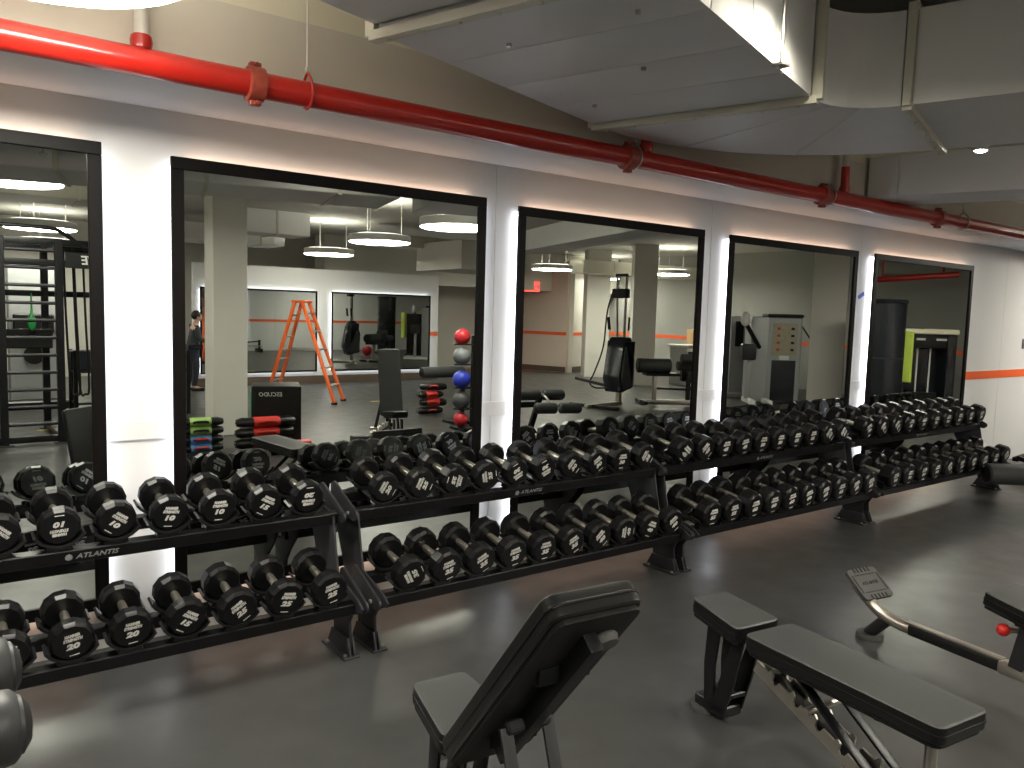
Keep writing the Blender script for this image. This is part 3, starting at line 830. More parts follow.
# ================================================================== the rest of the room (seen in the mirrors)
# back wall with its own mirrors
YBW = -7.6
struct('wall_back', MB().box(((4.1 + 9.35) / 2, YBW - .06, 1.15), (9.35 - 4.1, .12, 2.3), bev=.002), M['wall'])
struct('baseboard_back', MB().box(((4.1 + 9.35) / 2, YBW + .012, .08), (9.35 - 4.1, .02, .16), bev=.002), M['base'])
struct('wall_back_far', MB().box(((XL + XR) / 2, YB - .05, ZC / 2), (XR - XL, .1, ZC)), M['wallwarm'])
struct('trim_10', MB().box((9.1, YBW + .004, 1.02), (.48, .008, .085)), M['orange'])
for xa, xb, l in ((4.2, 6.48, 'black-framed backlit mirror on the back wall, behind the orange ladder'),
                  (6.78, 9.12, 'black-framed backlit mirror on the back wall, right of the orange ladder')):
    mr = wall_mirror(xa, xb, .24, 1.86, l, YBW + .06, -1, YBW, .035, warm=False)
    for zz in (.24 + .014, 1.86 - .014):
        MB().box((0, .06 - .033, zz), (xb - xa - .1, .024, .016), bev=.002).build('light_strip', M['led'], mr)
# soffit / beams near the back wall
struct('trim_11', MB().box((8.6, -5.2, 2.56), (1.5, 1.6, .52), bev=.004), M['wallwarm'])
struct('trim_12', MB().box((11.5, -8.9, 2.62), (8.8, .5, .98)), M['wallwarm'])

# columns
struct('trim_13', MB().box((2.98, -2.06, ZC / 2 - .002), (.40, .34, ZC - .004), bev=.006), M['wallwarm'])
struct('trim_14', MB().box((13.62, -7.05, ZC / 2 - .002), (.58, .58, ZC - .004), (0, 0, R(33)), .006), M['wallwarm'])
struct('trim_15', MB().box((13.1, -4.95, ZC / 2 - .002), (.52, .52, ZC - .004), (0, 0, R(38)), .006), M['wallwarm'])
m = MB()
m.prism([(-.30, 0), (.30, 0), (.52, ZC - .004), (-.34, ZC - .004)], -.3, .3, 'y', .006)
bmesh.ops.transform(m.b, matrix=Matrix.Translation((13.66, -.73, 0)) @ Matrix.Rotation(R(-30), 4, 'Z'), verts=m.b.verts)
struct('trim_16', m, M['wallwarm'])

# rose wall with the stripe, angled cream wall, doorway
def wallseg(name, a, b, z0, z1, m, th=.12):
    a, b = Vector((*a, 0)), Vector((*b, 0)); d = b - a
    n = Vector((d.y, -d.x, 0)).normalized()
    mb = MB().bar(a + Vector((0, 0, (z0 + z1) / 2)) - n * th / 2, b + Vector((0, 0, (z0 + z1) / 2)) - n * th / 2, th, z1 - z0, 0, upv=(0, 0, 1))
    return struct(name, mb, m)
wallseg('wall_entry', (13.25, -9.75), (13.75, -8.20), 0, 2.9, M['wallpink'])
wallseg('wall_corner', (13.75, -8.20), (14.9, -8.75), 0, 2.9, M['wallwarm'])
def stripeseg(name, a, b, off, z, h, m):
    a, b = Vector((*a, 0)), Vector((*b, 0)); d = b - a
    n = Vector((d.y, -d.x, 0)).normalized()
    for sg in (1,):
        mb = MB().bar(a + Vector((0, 0, z)) + n * off, b + Vector((0, 0, z)) + n * off, .006, h, 0)
        mb.bar(a + Vector((0, 0, z)) - n * (off + .12), b + Vector((0, 0, z)) - n * (off + .12), .006, h, 0)
    return struct(name, mb, m)
stripeseg('trim_18', (13.25, -9.75), (13.75, -8.20), .004, 1.02, .085, M['orange'])
stripeseg('trim_19', (13.75, -8.20), (14.9, -8.75), .004, 1.02, .085, M['orange'])
stripeseg('baseboard_entry', (13.25, -9.75), (13.75, -8.20), .006, .08, .14, M['base'])
stripeseg('baseboard_corner', (13.75, -8.20), (14.9, -8.75), .006, .08, .14, M['base'])
struct('door_1', MB().box((12.9, YB + .03, 1.05), (.9, .05, 2.1), bev=.004), M['tan'])
struct('trim_20', MB().box((13.42, YB + .03, 1.08), (.06, .07, 2.16)).box((12.38, YB + .03, 1.08), (.06, .07, 2.16)).box((12.9, YB + .03, 2.16), (1.1, .07, .06)), M['base'])
tag(MB().box((12.7, -9.6, .004), (2.0, 1.6, .008), rot=(0, 0, R(-20)), bev=.002).build('floor_mat', M['floorred']),
    'flat terracotta entrance mat by the doorway in the third mirror', 'mat')
ex = thing('exit_sign', 'lit red exit sign hanging at the left of the third mirror', 'sign', (12.85, -8.7, 2.22), (0, 0, R(30)))
MB().box((0, 0, 0), (.42, .05, .26), bev=.006).build('sign_box', M['exit'], ex)
for rz_, yy in ((0, -.027), (PI, .027)):
    o = link('lettering', text_mesh('EXIT', .20, offset=.004, sx=1.0), M['white'], ex); o.location = (0, yy, 0); o.rotation_euler = (PI / 2, 0, rz_)
MB().cyl((0, 0, .12), (0, 0, ZC - 2.22 - .003), .01, 8).build('hanger_stem', M['steel'], ex)
# red pipes far right
rp = thing('sprinkler_pipe', 'far red sprinkler pipe high in the last mirror', 'pipe', (14.0, .6, 2.36))
MB().tube([(-.3, -.65, -.05), (0, 0, 0), (.3, .65, .05)], .055, 16, 2).build('pipe_run', M['red'], rp)
for k in (-.5, .5): MB().cyl((k * .4, k * .86, 0), (k * .4, k * .86, ZC - 2.36 - .003), .02, 10).build('riser', M['red'], rp)

# ------------------------------------------------------------------ climbing rig (left mirror)
rg = thing('climbing_rig', 'black steel climbing rig of ladder rungs and bars, in the left mirror', 'gym rig', (.98, -2.17, 0))
def post(x, y, h, par=rg, w=.075):
    m = MB().box((x, y, h / 2), (w, w, h), bev=.004)
    for k in range(int(h / .1) - 1): m.box((x, y + w / 2, .12 + .1 * k), (.022, .003, .022), bev=.0008)
    return m.build('post', M['powder'], par)
RP = [(-.26, 0), (.27, 0), (.98, 0), (-.26, -1.2), (.27, -1.2), (.98, -1.2), (-.98, 0), (-.98, -1.2), (1.75, -1.2)]
for x, y in RP: post(x, y, 2.20)
for x, y in RP: MB().box((x, y, .006), (.16, .16, .012), bev=.002).build('foot_plate', M['graph'], rg)
for k in range(11):
    z = .22 + .185 * k
    MB().cyl((-.26, .0, z), (.27, .0, z), .018, 12).build('rung', M['graph'], rg)
for k in range(5):
    z = .45 + .37 * k
    MB().cyl((-.98, -1.2, z), (-.26, -1.2, z), .016, 10).build('rung', M['graph'], rg)
for z, y in ((2.16, 0), (1.94, 0), (2.16, -1.2), (1.62, -1.2), (.06, 0)):
    MB().bar((-.98, y, z), (.98, y, z), .06, .07, .004).build('crossbar', M['powder'], rg)
for x in (-.98, -.26, .27, .98):
    for z in (2.16, .06): MB().bar((x, 0, z), (x, -1.2, z), .06, .07, .004).build('side_beam', M['powder'], rg)
MB().tube([(-1.0, .02, 2.30), (0.1, .02, 2.31), (.32, .02, 2.26), (.46, .02, 2.16), (.6, .02, 2.10), (1.0, .02, 2.08)], .022, 12, 5).build('top_rail', M['powder'], rg)
MB().box((.64, .05, 1.98), (.62, .02, .17), bev=.004).build('sign_board', M['dark'], rg)
o = link('lettering', text_mesh('MOVE', .13, shear=.1, offset=.003), M['ink'], rg); o.location = (.66, .062, 1.98); o.rotation_euler = (PI / 2, 0, PI)
MB().box((.02, -.8, 1.10), (.55, .06, .22), bev=.01).build('padded_sling', M['dark'], rg)
for x in (.35, .44, .72, .86):
    MB().tube([(x, -.25, 2.12), (x + .02, -.26, 1.2), (x + .05, -.25, .55), (x + .10, -.25, .50), (x + .14, -.25, .58), (x + .12, -.26, 1.3), (x + .1, -.25, 2.12)], .012, 8, 4).build('strap', M['dark'], rg)
tag(MB().lathe([(.005, 0), (.03, .03), (.045, .1), (.03, .16), (.012, .20), (.008, .42)], 16, 'z').build('stretch_handle', M['green'], None, loc=(1.05, -2.75, 1.20)),
    'green grip hanging behind the rungs of the climbing rig', 'grip')
# storage shelf behind with ball
sh = thing('storage_rack', 'low black storage rack behind the climbing rig', 'rack', (2.35, -4.2, 0))
for x in (-.7, .7):
    for y in (-.2, .2): MB().box((x, y, .45), (.05, .05, .9), bev=.004).build('post', M['powder'], sh)
for z in (.2, .62): MB().box((0, 0, z), (1.4, .42, .03), bev=.004).build('shelf', M['graph'], sh)
tag(MB().sphere((0, 0, 0), .17).build('medicine_ball', M['redb'], None, loc=(2.1, -4.15, .806)), 'red medicine ball on the rack behind the climbing rig', 'ball')
tag(MB().box((0, 0, 0), (.40, .26, .26), bev=.03, seg=3).build('equipment_bag', M['trousers'], None, loc=(1.80, -4.15, .768)), 'dark blue bag beside the red ball behind the climbing rig', 'bag')
tag(MB().box((1.28, -3.2, .003), (.34, .05, .004), bev=.001).build('floor_tape', M['yellow']), 'strip of yellow tape on the floor behind the climbing rig', 'tape')
tag(MB().box((6.2, -4.3, .003), (.30, .06, .004), bev=.001).build('floor_tape', M['yellow']), 'strip of yellow tape on the open floor right of the ladder', 'tape')
# cable tower behind rig
ct = thing('cable_tower', 'silver cable tower standing behind the rungs of the climbing rig', 'exercise machine', (1.35, -5.6, 0))
MB().box((0, 0, 1.05), (.62, .12, 2.1), bev=.02).build('tower', M['lgrey'], ct)
MB().box((0, 0, .06), (.8, .7, .12), bev=.02).build('base', M['powder'], ct)
MB().lathe([(.04, 0), (.13, 0), (.13, .02), (.04, .02)], 24, 'y').build('emblem', M['dark'], ct, loc=(0, .062, .75))
MB().box((0, .1, 1.2), (.5, .1, .28), bev=.02).build('weight_shroud', M['dark'], ct)
# incline pad at the right of the left mirror
sb = thing('slant_board', 'dark grey padded slant board at the right side of the left mirror', 'bench', (1.30, .10, 0))
smx = Matrix.Translation((0, .06, .06)) @ Matrix.Rotation(R(100), 4, 'X') @ Matrix.Rotation(R(7), 4, 'Z')
pad('backrest', [(-.26, 0), (.26, 0), (.26, .62), (-.26, .62)], .07, sb, smx, .03)
for x in (-.18, .18):
    MB().bar((x, .04, .03), (x, -.06, .60), .04, .03, .004, upv=(1, 0, 0)).build('upright', M['powder'], sb)
    MB().bar((x, -.05, .52), (x, -.42, .03), .04, .03, .004, upv=(1, 0, 0)).build('leg', M['powder'], sb)
MB().bar((-.24, -.42, .025), (.24, -.42, .025), .05, .05, .006).bar((-.24, .04, .025), (.24, .04, .025), .05, .05, .006).build('base_foot', M['powder'], sb)

# ------------------------------------------------------------------ plyo box, sandbags
pb = thing('plyo_box', 'black padded jump box with pale lettering in the second mirror', 'jump box', (3.19, -.98, 0), (0, 0, R(19)))
MB().box((0, 0, .345), (.52, .52, .69), bev=.022, seg=3).build('box_body', M['vinylb'], pb)
MB().box((0, .255, .345), (.44, .012, .60), bev=.004).build('front_panel', M['dark'], pb)
o = link('lettering', text_mesh('ESCUDO', .062, shear=.15, offset=.001), M['ink'], pb); o.location = (-.06, .2625, .60); o.rotation_euler = (PI / 2, 0, PI)
MB().box((-.262, .05, .35), (.012, .4, .55), bev=.003).build('side_panel', M['green'], pb)
sd = thing('storage_sled', 'low black floor stand under the red sandbags', 'stand', (2.72, -.55, 0))
MB().box((0, 0, .045), (1.25, .34, .03), bev=.006).build('tray', M['powder'], sd)
for x in (-.55, .55):
    MB().box((x, 0, .016), (.05, .36, .032), bev=.004).build('runner', M['graph'], sd)
def sandbag(x, y, z, L, r, m, label, rz=0, group='sandbags stacked in the second mirror'):
    t = thing('sandbag', label, 'sandbag', (x, y, z), (0, 0, rz), group)
    MB().lathe([(.015, -L / 2), (r * .7, -L / 2 + .01), (r, -L / 2 + .06), (r * .94, 0), (r, L / 2 - .06), (r * .7, L / 2 - .01), (.015, L / 2)], 20, 'x', Matrix.Translation((0, 0, r)) @ Matrix.Diagonal((1, 1.25, .85, 1))).build('bag', M['vinylb'], t)
    MB().lathe([(r * 1.0, -L * .22), (r * 1.04, -L * .2), (r * 1.04, L * .2), (r * 1.0, L * .22)], 20, 'x', Matrix.Translation((0, 0, r)) @ Matrix.Diagonal((1, 1.25, .85, 1))).build('sleeve', m, t)
    MB().tube([(-L * .15, r * 1.2, r), (-L * .1, r * 1.65, r * 1.25), (L * .1, r * 1.65, r * 1.25), (L * .15, r * 1.2, r)], .011, 8, 4).build('strap', M['redf'] if m is not M['greenf'] else M['dark'], t)
    for s in (-1, 1):
        MB().lathe([(.005, 0), (.022, 0), (.022, .006), (.005, .006)], 14, 'x').build('logo_patch', M['ink'], t, loc=(s * (L / 2 - .004) - .003, 0, r))
    return t
SB = [(2.82, .10, 'redf', 'bottom'), (2.80, .215, 'redf', 'middle'), (2.84, .33, 'redf', 'top')]
for k, (m_, zz, nm) in enumerate((('redf', .062, 'lowest'), ('redf', .170, 'middle'), ('redf', .278, 'topmost'))):
    sandbag(2.90 + .01 * k, -.55, zz, .62, .062, M[m_], '%s red and black sandbag of the pile before the white column' % nm, R(3 * (k - 1)))
for k, (m_, nm) in enumerate((('bluef', 'lowest blue and black'), ('bluef', 'second blue and black'), ('greenf', 'lower lime and black'), ('greenf', 'upper lime and black'))):
    sandbag(2.25, -.55 , .062 + .088 * k, .46, .051, M[m_], '%s sandbag at the left of the second mirror' % nm, R(2 * (k - 1)))
tag(MB().box((0, 0, 0), (.28, .12, .10), bev=.02, seg=3).build('step_block', M['redp'], None, loc=(3.30, -.62, .052)), 'small red block on the floor against the jump box', 'block')
# second pile of bags near the ball rack
for k in range(4):
    sandbag(6.12 + (.03 if k % 2 else -.02), -2.5, .002 + .118 * k, .42, .065, M['redf'] if k in (1, 2) else M['dark'], '%s black and red sandbag of the far pile by the ball rack' % ['lowest', 'second', 'third', 'topmost'][k], R(20 * (k % 2)), 'sandbags piled by the ball rack')
bt = thing('ball_rack', 'thin upright black ball rack at the right of the second mirror', 'rack', (5.80, -1.02, 0))
MB().box((.06, 0, .62), (.05, .05, 1.24), bev=.004).build('post', M['powder'], bt)
MB().box((0, 0, .02), (.36, .36, .04), bev=.008).build('base', M['powder'], bt)
BALLS = [(1.215, 'redb', 'red', 'topmost'), (.965, 'greyb', 'grey', 'second from top'), (.66, 'blue', 'blue', 'third from top'), (.385, 'darkb', 'charcoal', 'fourth from top'), (.11 + .03, 'redb', 'red', 'lowest')]
for z, m_, cn, nm in BALLS:
    r = .105 if z > 1 else (.118 if z > .2 else .098)
    if z < .3: z = .04 + r + .004
    MB().tube([(.03, -.02, z - r * .9), (-.10, -.09, z - r * .88), (-.24, 0, z - r * .88), (-.10, .09, z - r * .88), (.03, .02, z - r * .9)], .008, 8, 4).build('cradle', M['powder'], bt) if z > .3 else None
    tag(MB().sphere((0, 0, 0), r).build('medicine_ball', M[m_], None, loc=(5.80 - .12, -1.02, z + (.006 if z > .3 else 0))), '%s medicine ball, %s on the ball rack in the second mirror' % (cn, nm), 'ball', 'medicine balls on the upright rack')
fr = thing('roller_stand', 'black roller on a short stand sticking out by the ball rack', 'exercise stand', (5.60, -1.55, 0))
roller(fr, (.45, 0, .72), (-.22, .02, .72), .075, M['foam'])
MB().bar((.45, 0, .05), (.45, 0, .74), .05, .05, .005).build('post', M['powder'], fr)
MB().box((.45, 0, .025), (.4, .4, .05), bev=.008).build('base', M['powder'], fr)

# ------------------------------------------------------------------ ladder
ld_ = thing('step_ladder', 'orange fibreglass step ladder standing open in front of the back mirrors', 'ladder', (5.02, -4.75, 0), (0, 0, R(-50)))
HL = 1.62
def ladder_side(y0, name_st, n, w0, w1, sgn):
    for s in (-1, 1):
        MB().bar((s * w0, sgn * .06, HL), (s * w1, y0, .03), .034, .095, .003, upv=(1, 0, 0)).build('rail', M['ladder'], ld_)
        MB().box((s * w1, y0, .02), (.05, .09, .04), bev=.004).build('rail_foot', M['dark'], ld_)
    for k in range(n):
        f = (k + 1) / (n + .6)
        z = HL * f; y = y0 + (sgn * .06 - y0) * f; w = w1 + (w0 - w1) * f
        MB().box((0, y, z), (2 * w, .085 if sgn > 0 else .03, .022), bev=.003).build(name_st, M['steel'], ld_)
ladder_side(.62, 'tread', 5, .17, .27, 1)
ladder_side(-.50, 'brace', 4, .17, .25, -1)
MB().box((0, 0, HL + .01), (.40, .22, .04), bev=.008).build('top_cap', M['ladder'], ld_)
for s in (-1, 1):
    MB().bar((s * .21, .35, .86), (s * .20, -.27, .86), .006, .02, .001).build('spreader', M['steel'], ld_)

# ------------------------------------------------------------------ machines seen in the third mirror
cm = thing('cable_machine', 'tall black cable machine with twin steel arms in the third mirror', 'exercise machine', (9.75, -2.25, 0), (0, 0, R(80)))
m = MB().prism(rpoly([(-.20, .30), (.16, .22), (.24, .48), (.14, 1.02), (.05, 1.18), (-.10, 1.18), (-.22, .80)], .05, 4), -.17, .17, 'x', .02)
m.build('weight_shroud', M['gloss'], cm)
for s in (-1, 1):
    MB().prism(rpoly([(-.18, .34), (.12, .28), (.19, .50), (.10, .98), (.02, 1.10), (-.08, 1.10), (-.18, .78)], .05, 4), s * .185 - .012, s * .185 + .012, 'x', .008).build('side_cover', M['graph'], cm)
    MB().bar((s * .07, -.02, 1.10), (s * .10, .02, 2.24), .045, .03, .004).build('mast', M['satin'], cm)
    MB().bar((s * .20, .05, 1.30), (s * .22, .07, 1.52), .03, .05, .006).build('hand_grip', M['dark'], cm)
MB().bar((-.12, .02, 2.24), (.12, .02, 2.24), .05, .05, .006).build('mast_head', M['graph'], cm)
MB().box((0, .03, 1.93), (.30, .14, .16), bev=.03, seg=3).build('pulley_block', M['dark'], cm)
MB().tube([(-.16, .04, 1.96), (-.26, .05, 1.6), (-.28, .1, 1.0), (-.42, .14, .55), (-.50, .16, .36), (-.35, .2, .28), (-.1, .2, .30)], .014, 8, 6).build('cable', M['dark'], cm)
MB().bar((-.75, .25, .42), (-.05, .15, .32), .05, .05, .006).build('lever_arm', M['graph'], cm)
MB().bar((0, -.1, .03), (0, .9, .03), .07, .06, .008).build('base_beam', M['satin'], cm)
MB().bar((-.45, .75, .03), (.55, .75, .03), .06, .055, .008).build('base_foot', M['powder'], cm)
MB().bar((0, -.02, .06), (0, -.02, .34), .08, .08, .006).build('column', M['satin'], cm)
lm = thing('leg_roller_bench', 'bench with four black foam rollers at the lower left of the third mirror', 'exercise machine', (5.75, .55, 0), (0, 0, R(12)))
for y, z, xo in ((0, .62, 0), (.30, .50, .06)):
    roller(lm, (.02 + xo, y, z), (.26 + xo, y + .04, z), .062, M['foam']); roller(lm, (-.02 + xo, y, z), (-.26 + xo, y - .04, z), .062, M['foam'])
MB().cyl((-.2, -.02, .62), (.2, .02, .62), .015, 10).cyl((-.2, .29, .50), (.3, .32, .50), .015, 10).build('roller_axle', M['satin'], lm)
MB().tube([(0, 0, .62), (0, .12, .60), (.03, .22, .52), (.06, .30, .50)], .016, 10, 4).build('link_bar', M['satin'], lm)
MB().bar((0, -.02, .62), (-.05, -.25, .05), .05, .06, .006, upv=(1, 0, 0)).build('post', M['powder'], lm)
MB().bar((-.05, .45, .03), (-.05, -1.0, .03), .06, .055, .006).build('base_beam', M['powder'], lm)
pad('seat', [(-.15, -.95), (.15, -.95), (.15, -.1), (-.15, -.1)], .06, lm, Matrix.Translation((-.05, -.1, .46)))
MB().bar((-.05, -.8, .05), (-.05, -.8, .45), .05, .05, .005).build('seat_post', M['powder'], lm)
gm = thing('back_extension', 'black padded back extension bench on a steel stand in the third mirror', 'exercise machine', (10.70, -2.0, 0), (0, 0, R(30)))
roller(gm, (-.55, 0, .68), (.05, 0, .68), .13, M['foam'])
roller(gm, (.22, .1, .82), (.60, .1, .82), .09, M['foam'])
roller(gm, (.22, -.1, .68), (.60, -.1, .68), .09, M['foam'])
MB().box((-.1, 0, .53), (.62, .30, .05), bev=.01).build('pad_plate', M['powder'], gm)
for x in (-.22, .40):
    MB().bar((x, 0, .03), (x, 0, .56), .07, .07, .006).build('post', M['satin'] if x < 0 else M['powder'], gm)
MB().bar((-.5, 0, .04), (.75, 0, .04), .08, .07, .008).build('base_beam', M['satin'], gm)
MB().bar((-.25, 0, .28), (.5, 0, .26), .04, .04, .004).build('brace', M['powder'], gm)
MB().box((.40, -.12, .50), (.20, .14, .20), bev=.02).build('adjuster', M['dark'], gm)
MB().bar((-.45, -.3, .04), (-.45, .3, .04), .07, .06, .008).bar((.7, -.3, .04), (.7, .3, .04), .07, .06, .008).build('base_foot', M['powder'], gm)
tag(MB().box((0, 0, 0), (.45, .30, .34), bev=.004).build('cardboard_box', M['card'], None, loc=(14.6, -4.6, 1.10)), 'brown cardboard box on the counter at the right of the third mirror', 'box')
ctb = thing('counter', 'long pale counter against the far wall in the third mirror', 'counter', (14.8, -4.5, 0))
MB().box((0, 0, .90), (2.0, .6, .05), bev=.006).build('counter_top', M['wallwarm'], ctb)
MB().box((0, 0, .44), (1.9, .52, .86), bev=.004).build('cabinet_body', M['lgrey'], ctb)

# ------------------------------------------------------------------ fourth mirror
wm = thing('weight_machine', 'silver weight stack machine with tan placard in the fourth mirror', 'exercise machine', (12.95, -1.42, 0), (0, 0, R(40)))
MB().box((-.30, 0, .80), (.34, .5, 1.60), bev=.03, seg=3).build('side_tower', M['lgrey'], wm)
MB().box((.16, 0, .82), (.62, .42, 1.56), bev=.02).build('cabinet', M['lgrey'], wm)
MB().box((.16, .215, 1.19), (.46, .012, .60), bev=.004).build('placard', M['tan'], wm)
for k in range(4):
    for j, mm in ((-.12, 'redp'), (.14, 'dark')):
        MB().box((.16 + j, .224, 1.00 + .13 * k), (.06, .006, .045), bev=.002).build('placard_mark', M[mm], wm)
MB().box((.16, .215, .42), (.44, .012, .76), bev=.004).build('weight_window', M['gloss'], wm)
MB().box((.16, .225, .85), (.18, .006, .08), bev=.002).build('name_plate', M['white'], wm)
MB().box((.16, 0, 1.63), (.66, .46, .06), bev=.02).build('top_cover', M['dark'], wm)
MB().bar((-.30, .25, 1.02), (-.62, .45, 1.46), .06, .06, .01).build('lever_arm', M['dark'], wm)
MB().sphere((-.64, .46, 1.55), .09, (1, .7, 1.5), 16).build('hand_pad', M['white'], wm)
MB().box((-.55, .42, .95), (.26, .24, .30), bev=.05, seg=3).build('seat', M['graph'], wm)
MB().box((-.50, .42, .05), (.09, .75, .09), bev=.01).box((-.20, .55, .05), (.09, .5, .09), bev=.01).build('base_foot', M['white'], wm)
MB().bar((-.55, .42, .09), (-.52, .42, .82), .07, .07, .008).build('seat_post', M['lgrey'], wm)
MB().bar((.45, .1, 1.5), (.75, .2, 1.05), .03, .03, .004).build('side_arm', M['dark'], wm)
w2 = thing('weight_machine', 'silver machine tower cut by the left frame of the fourth mirror', 'exercise machine', (13.2, -2.45, 0), (0, 0, R(40)))
MB().box((0, 0, .80), (.30, .34, 1.60), bev=.03, seg=3).build('tower', M['lgrey'], w2)
MB().box((.02, .17, 1.25), (.16, .03, .50), bev=.01).build('dial_panel', M['dark'], w2)
MB().box((0, .12, .04), (.6, .6, .08), bev=.01).build('base', M['lgrey'], w2)
fs = thing('ball_shelf', 'low pale-edged shelf holding a red ball behind the silver machine', 'shelf', (13.9, -3.2, 0))
MB().box((0, 0, .86), (1.9, .6, .06), bev=.006).build('shelf', M['wallwarm'], fs)
MB().box((0, 0, .14), (1.9, .6, .06), bev=.006).build('shelf', M['cream'], fs)
for x in (-.9, .9): MB().box((x, 0, .43), (.06, .56, .80), bev=.004).build('side_panel', M['dark'], fs)
tag(MB().sphere((0, 0, 0), .27, seg=32).build('exercise_ball', M['redb'], None, loc=(13.78, -3.2, .445)), 'big red exercise ball on the shelf behind the silver machine', 'ball')

# ------------------------------------------------------------------ last mirror
tc = thing('punch_cylinder', 'tall glossy black cylinder at the left of the last mirror', 'cylinder', (12.55, .95, 0))
MB().lathe([(.05, .0), (.31, 0), (.32, .03), (.31, .06), (.30, .07), (.30, 1.86), (.31, 1.87), (.32, 1.90), (.30, 1.93), (.05, 1.94)], 40, 'z').build('cylinder_body', M['gloss'], tc)
MB().lathe([(.298, .98), (.303, .985), (.303, 1.0), (.298, 1.005)], 40, 'z').build('seam_band', M['graph'], tc)
bm2 = thing('weight_machine', 'black weight machine with cream top and twin steel rods in the last mirror', 'exercise machine', (13.75, .98, 0), (0, 0, R(48)))
MB().box((-.38, 0, .70), (.16, .55, 1.38), bev=.02).build('side_panel', M['gloss'], bm2)
MB().box((.38, 0, .70), (.16, .55, 1.38), bev=.02).build('side_panel', M['gloss'], bm2)
MB().box((0, -.18, .70), (.66, .10, 1.36), bev=.01).build('back_panel', M['gloss'], bm2)
MB().box((0, .20, 1.27), (.66, .12, .24), bev=.01).build('console', M['dark'], bm2)
MB().box((0, 0, 1.43), (.96, .62, .09), bev=.035, seg=3).build('top_cover', M['cream'], bm2)
MB().box((-.22, .12, 1.478), (.34, .22, .012), bev=.004).build('tray', M['dark'], bm2)
for x in (-.10, .10): MB().cyl((x, .12, .06), (x, .12, 1.18), .014, 12).build('guide_rod', M['white'], bm2)
MB().box((0, .10, .22), (.46, .16, .36), bev=.01).build('weight_stack', M['powder'], bm2)
MB().box((0, 0, .03), (.95, .62, .06), bev=.01).build('base', M['graph'], bm2)
for x, w_, mm in ((.22, .16, 'ink'), (-.10, .14, 'ink'), (-.26, .05, 'redp')):
    MB().box((x, .262, 1.30), (w_, .004, .035), bev=.001).build('console_mark', M[mm], bm2)
tag(MB().box((0, 0, 0), (.05, .30, .85), bev=.015).build('hi_vis_vest', M['lime'], None, loc=(13.20, .95, 1.0)), 'lime strip of cloth hanging between the black cylinder and machine', 'cloth')
tag(MB().sphere((0, 0, 0), .16).build('medicine_ball', M['redb'], None, loc=(11.75, .75, .16)), 'red ball on the floor beside the tall black cylinder', 'ball')
MB_ = None

# ------------------------------------------------------------------ person far away in the second mirror
def skin_body(name, verts, edges, radii, m, par, root=0, sub=2):
    me = bpy.data.meshes.new(name)
    me.from_pydata(verts, edges, [])
    o = link(name, me, m, par)
    md = o.modifiers.new('Skin', 'SKIN'); md.use_smooth_shade = True
    for i, v in enumerate(me.skin_vertices[0].data):
        v.radius = radii[i] if isinstance(radii[i], tuple) else (radii[i], radii[i]); v.use_root = (i == root)
    s_ = o.modifiers.new('Sub', 'SUBSURF'); s_.levels = sub; s_.render_levels = sub
    return o
pe = thing('person', 'distant person in charcoal top and navy trousers reaching forward, second mirror', 'person', (3.93, -7.0, 0), (0, 0, R(0)))
k_ = .80
def sc(v): return tuple(q * k_ for q in v)
# faces +x ; hips at origin x
PV = [(0, 0, .94), (.01, 0, 1.12), (.03, 0, 1.34), (.05, 0, 1.46), (.07, 0, 1.53), (.09, 0, 1.62),
      (.0, .10, .90), (.03, .11, .50), (-.02, .11, .09), (.12, .12, .045),
      (.0, -.10, .90), (-.02, -.11, .50), (-.10, -.11, .09), (.04, -.12, .045),
      (.03, .17, 1.41), (.08, .22, 1.15), (.30, .16, 1.08), (.38, .14, 1.10),
      (.03, -.17, 1.41), (.10, -.22, 1.16), (.32, -.14, 1.10), (.40, -.12, 1.12)]
PE = [(0, 1), (1, 2), (2, 3), (3, 4), (4, 5), (0, 6), (6, 7), (7, 8), (8, 9), (0, 10), (10, 11), (11, 12), (12, 13), (2, 14), (14, 15), (15, 16), (16, 17), (2, 18), (18, 19), (19, 20), (20, 21)]
PRr = [.10, .09, .11, .07, .055, .09, .095, .065, .045, .045, .095, .065, .045, .045, .06, .045, .034, .036, .06, .045, .034, .036]
body = skin_body('body', [sc(v) for v in PV], PE, [r_2 * k_ for r_2 in PRr], M['skin'], pe)
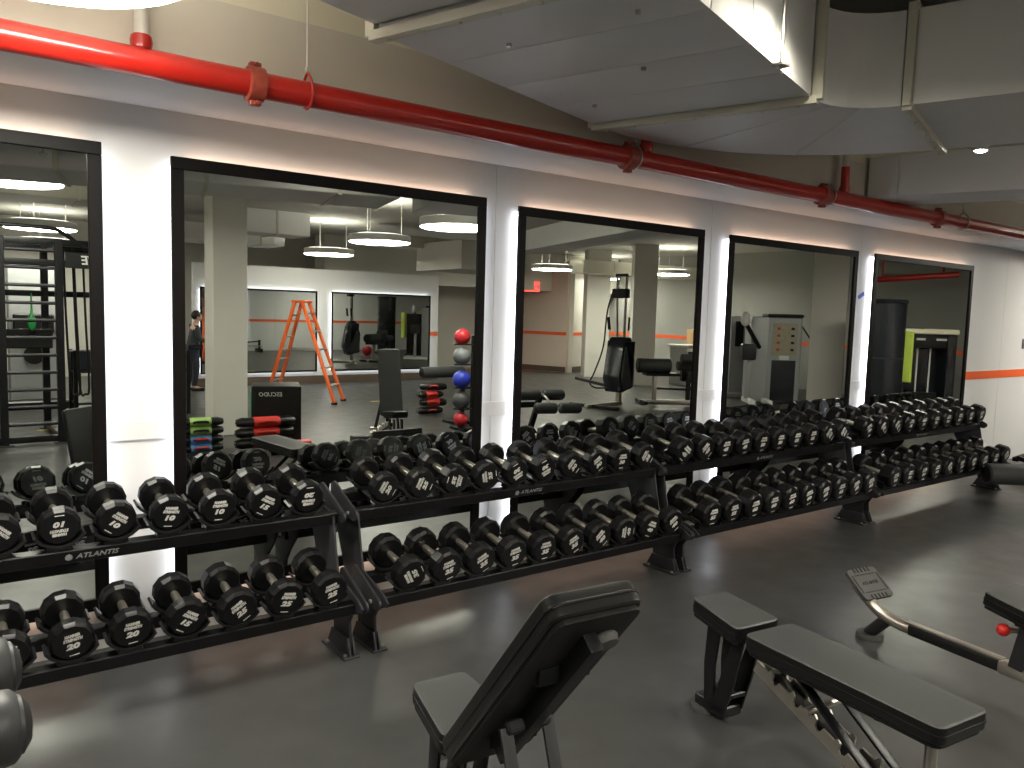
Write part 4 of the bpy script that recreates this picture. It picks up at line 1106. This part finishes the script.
skin_body('trousers', [sc(PV[i]) for i in (0, 6, 7, 8, 10, 11, 12)], [(0, 1), (1, 2), (2, 3), (0, 4), (4, 5), (5, 6)], [q * k_ for q in (.155, .11, .08, .06, .11, .08, .06)], M['trousers'], pe)
skin_body('shirt', [sc(v) for v in [(0, 0, .82), (.0, 0, 1.0), PV[1], PV[2], (.04, 0, 1.43), PV[14], PV[15], (.2, .19, 1.11), PV[18], PV[19], (.2, -.18, 1.12)]], [(0, 1), (1, 2), (2, 3), (3, 4), (3, 5), (5, 6), (6, 7), (3, 8), (8, 9), (9, 10)], [q * k_ for q in (.17, .165, .14, .155, .075, .075, .06, .046, .075, .06, .046)], M['shirt'], pe)
h = MB().sphere(sc((.09, 0, 1.64)), .098 * k_, (1.0, .80, 1.18), 24)
h.sphere(sc((.185, 0, 1.62)), .018 * k_, (1.2, .8, 1.2), 10)
for s in (-1, 1): h.sphere(sc((.08, s * .082, 1.63)), .022 * k_, (.8, .4, 1.3), 10)
h.build('head', M['skin'], pe)
hh = MB().sphere(sc((.065, 0, 1.675)), .105 * k_, (1.02, .88, 1.05), 20); hh.build('hair', M['hair'], pe)
fe = MB()
for s in (-1, 1): fe.sphere(sc((.172, s * .032, 1.645)), .011 * k_, (1, 1, 1), 8)
fe.box(sc((.180, 0, 1.585)), (.008, .04 * k_, .006)); fe.build('face_features', M['hair'], pe)
for s, hx in ((1, (.40, .14, 1.10)), (-1, (.42, -.12, 1.12))):
    f = MB()
    for q, (dy, Lf) in enumerate(((-.03, .07), (-.01, .08), (.01, .075), (.03, .06))):
        p = Vector(sc((hx[0] + .02, hx[1] + dy, hx[2])))
        f.tube([p, p + Vector((Lf * .5, 0, -.004)) * k_, p + Vector((Lf, 0, -.022)) * k_], .0085 * k_, 6, 2)
    p = Vector(sc((hx[0] - .01, hx[1] - s * .03, hx[2])))
    f.tube([p, p + Vector((.03, -s * .03, -.005)) * k_, p + Vector((.055, -s * .03, -.015)) * k_], .010 * k_, 6, 2)
    f.build('fingers', M['skin'], pe)
for s, fx in ((1, .06), (-1, -.02)):
    MB().box(sc((fx, s * .115, .035)), (.27 * k_, .10 * k_, .07 * k_), bev=.02, seg=3).build('shoe', M['dark'], pe)
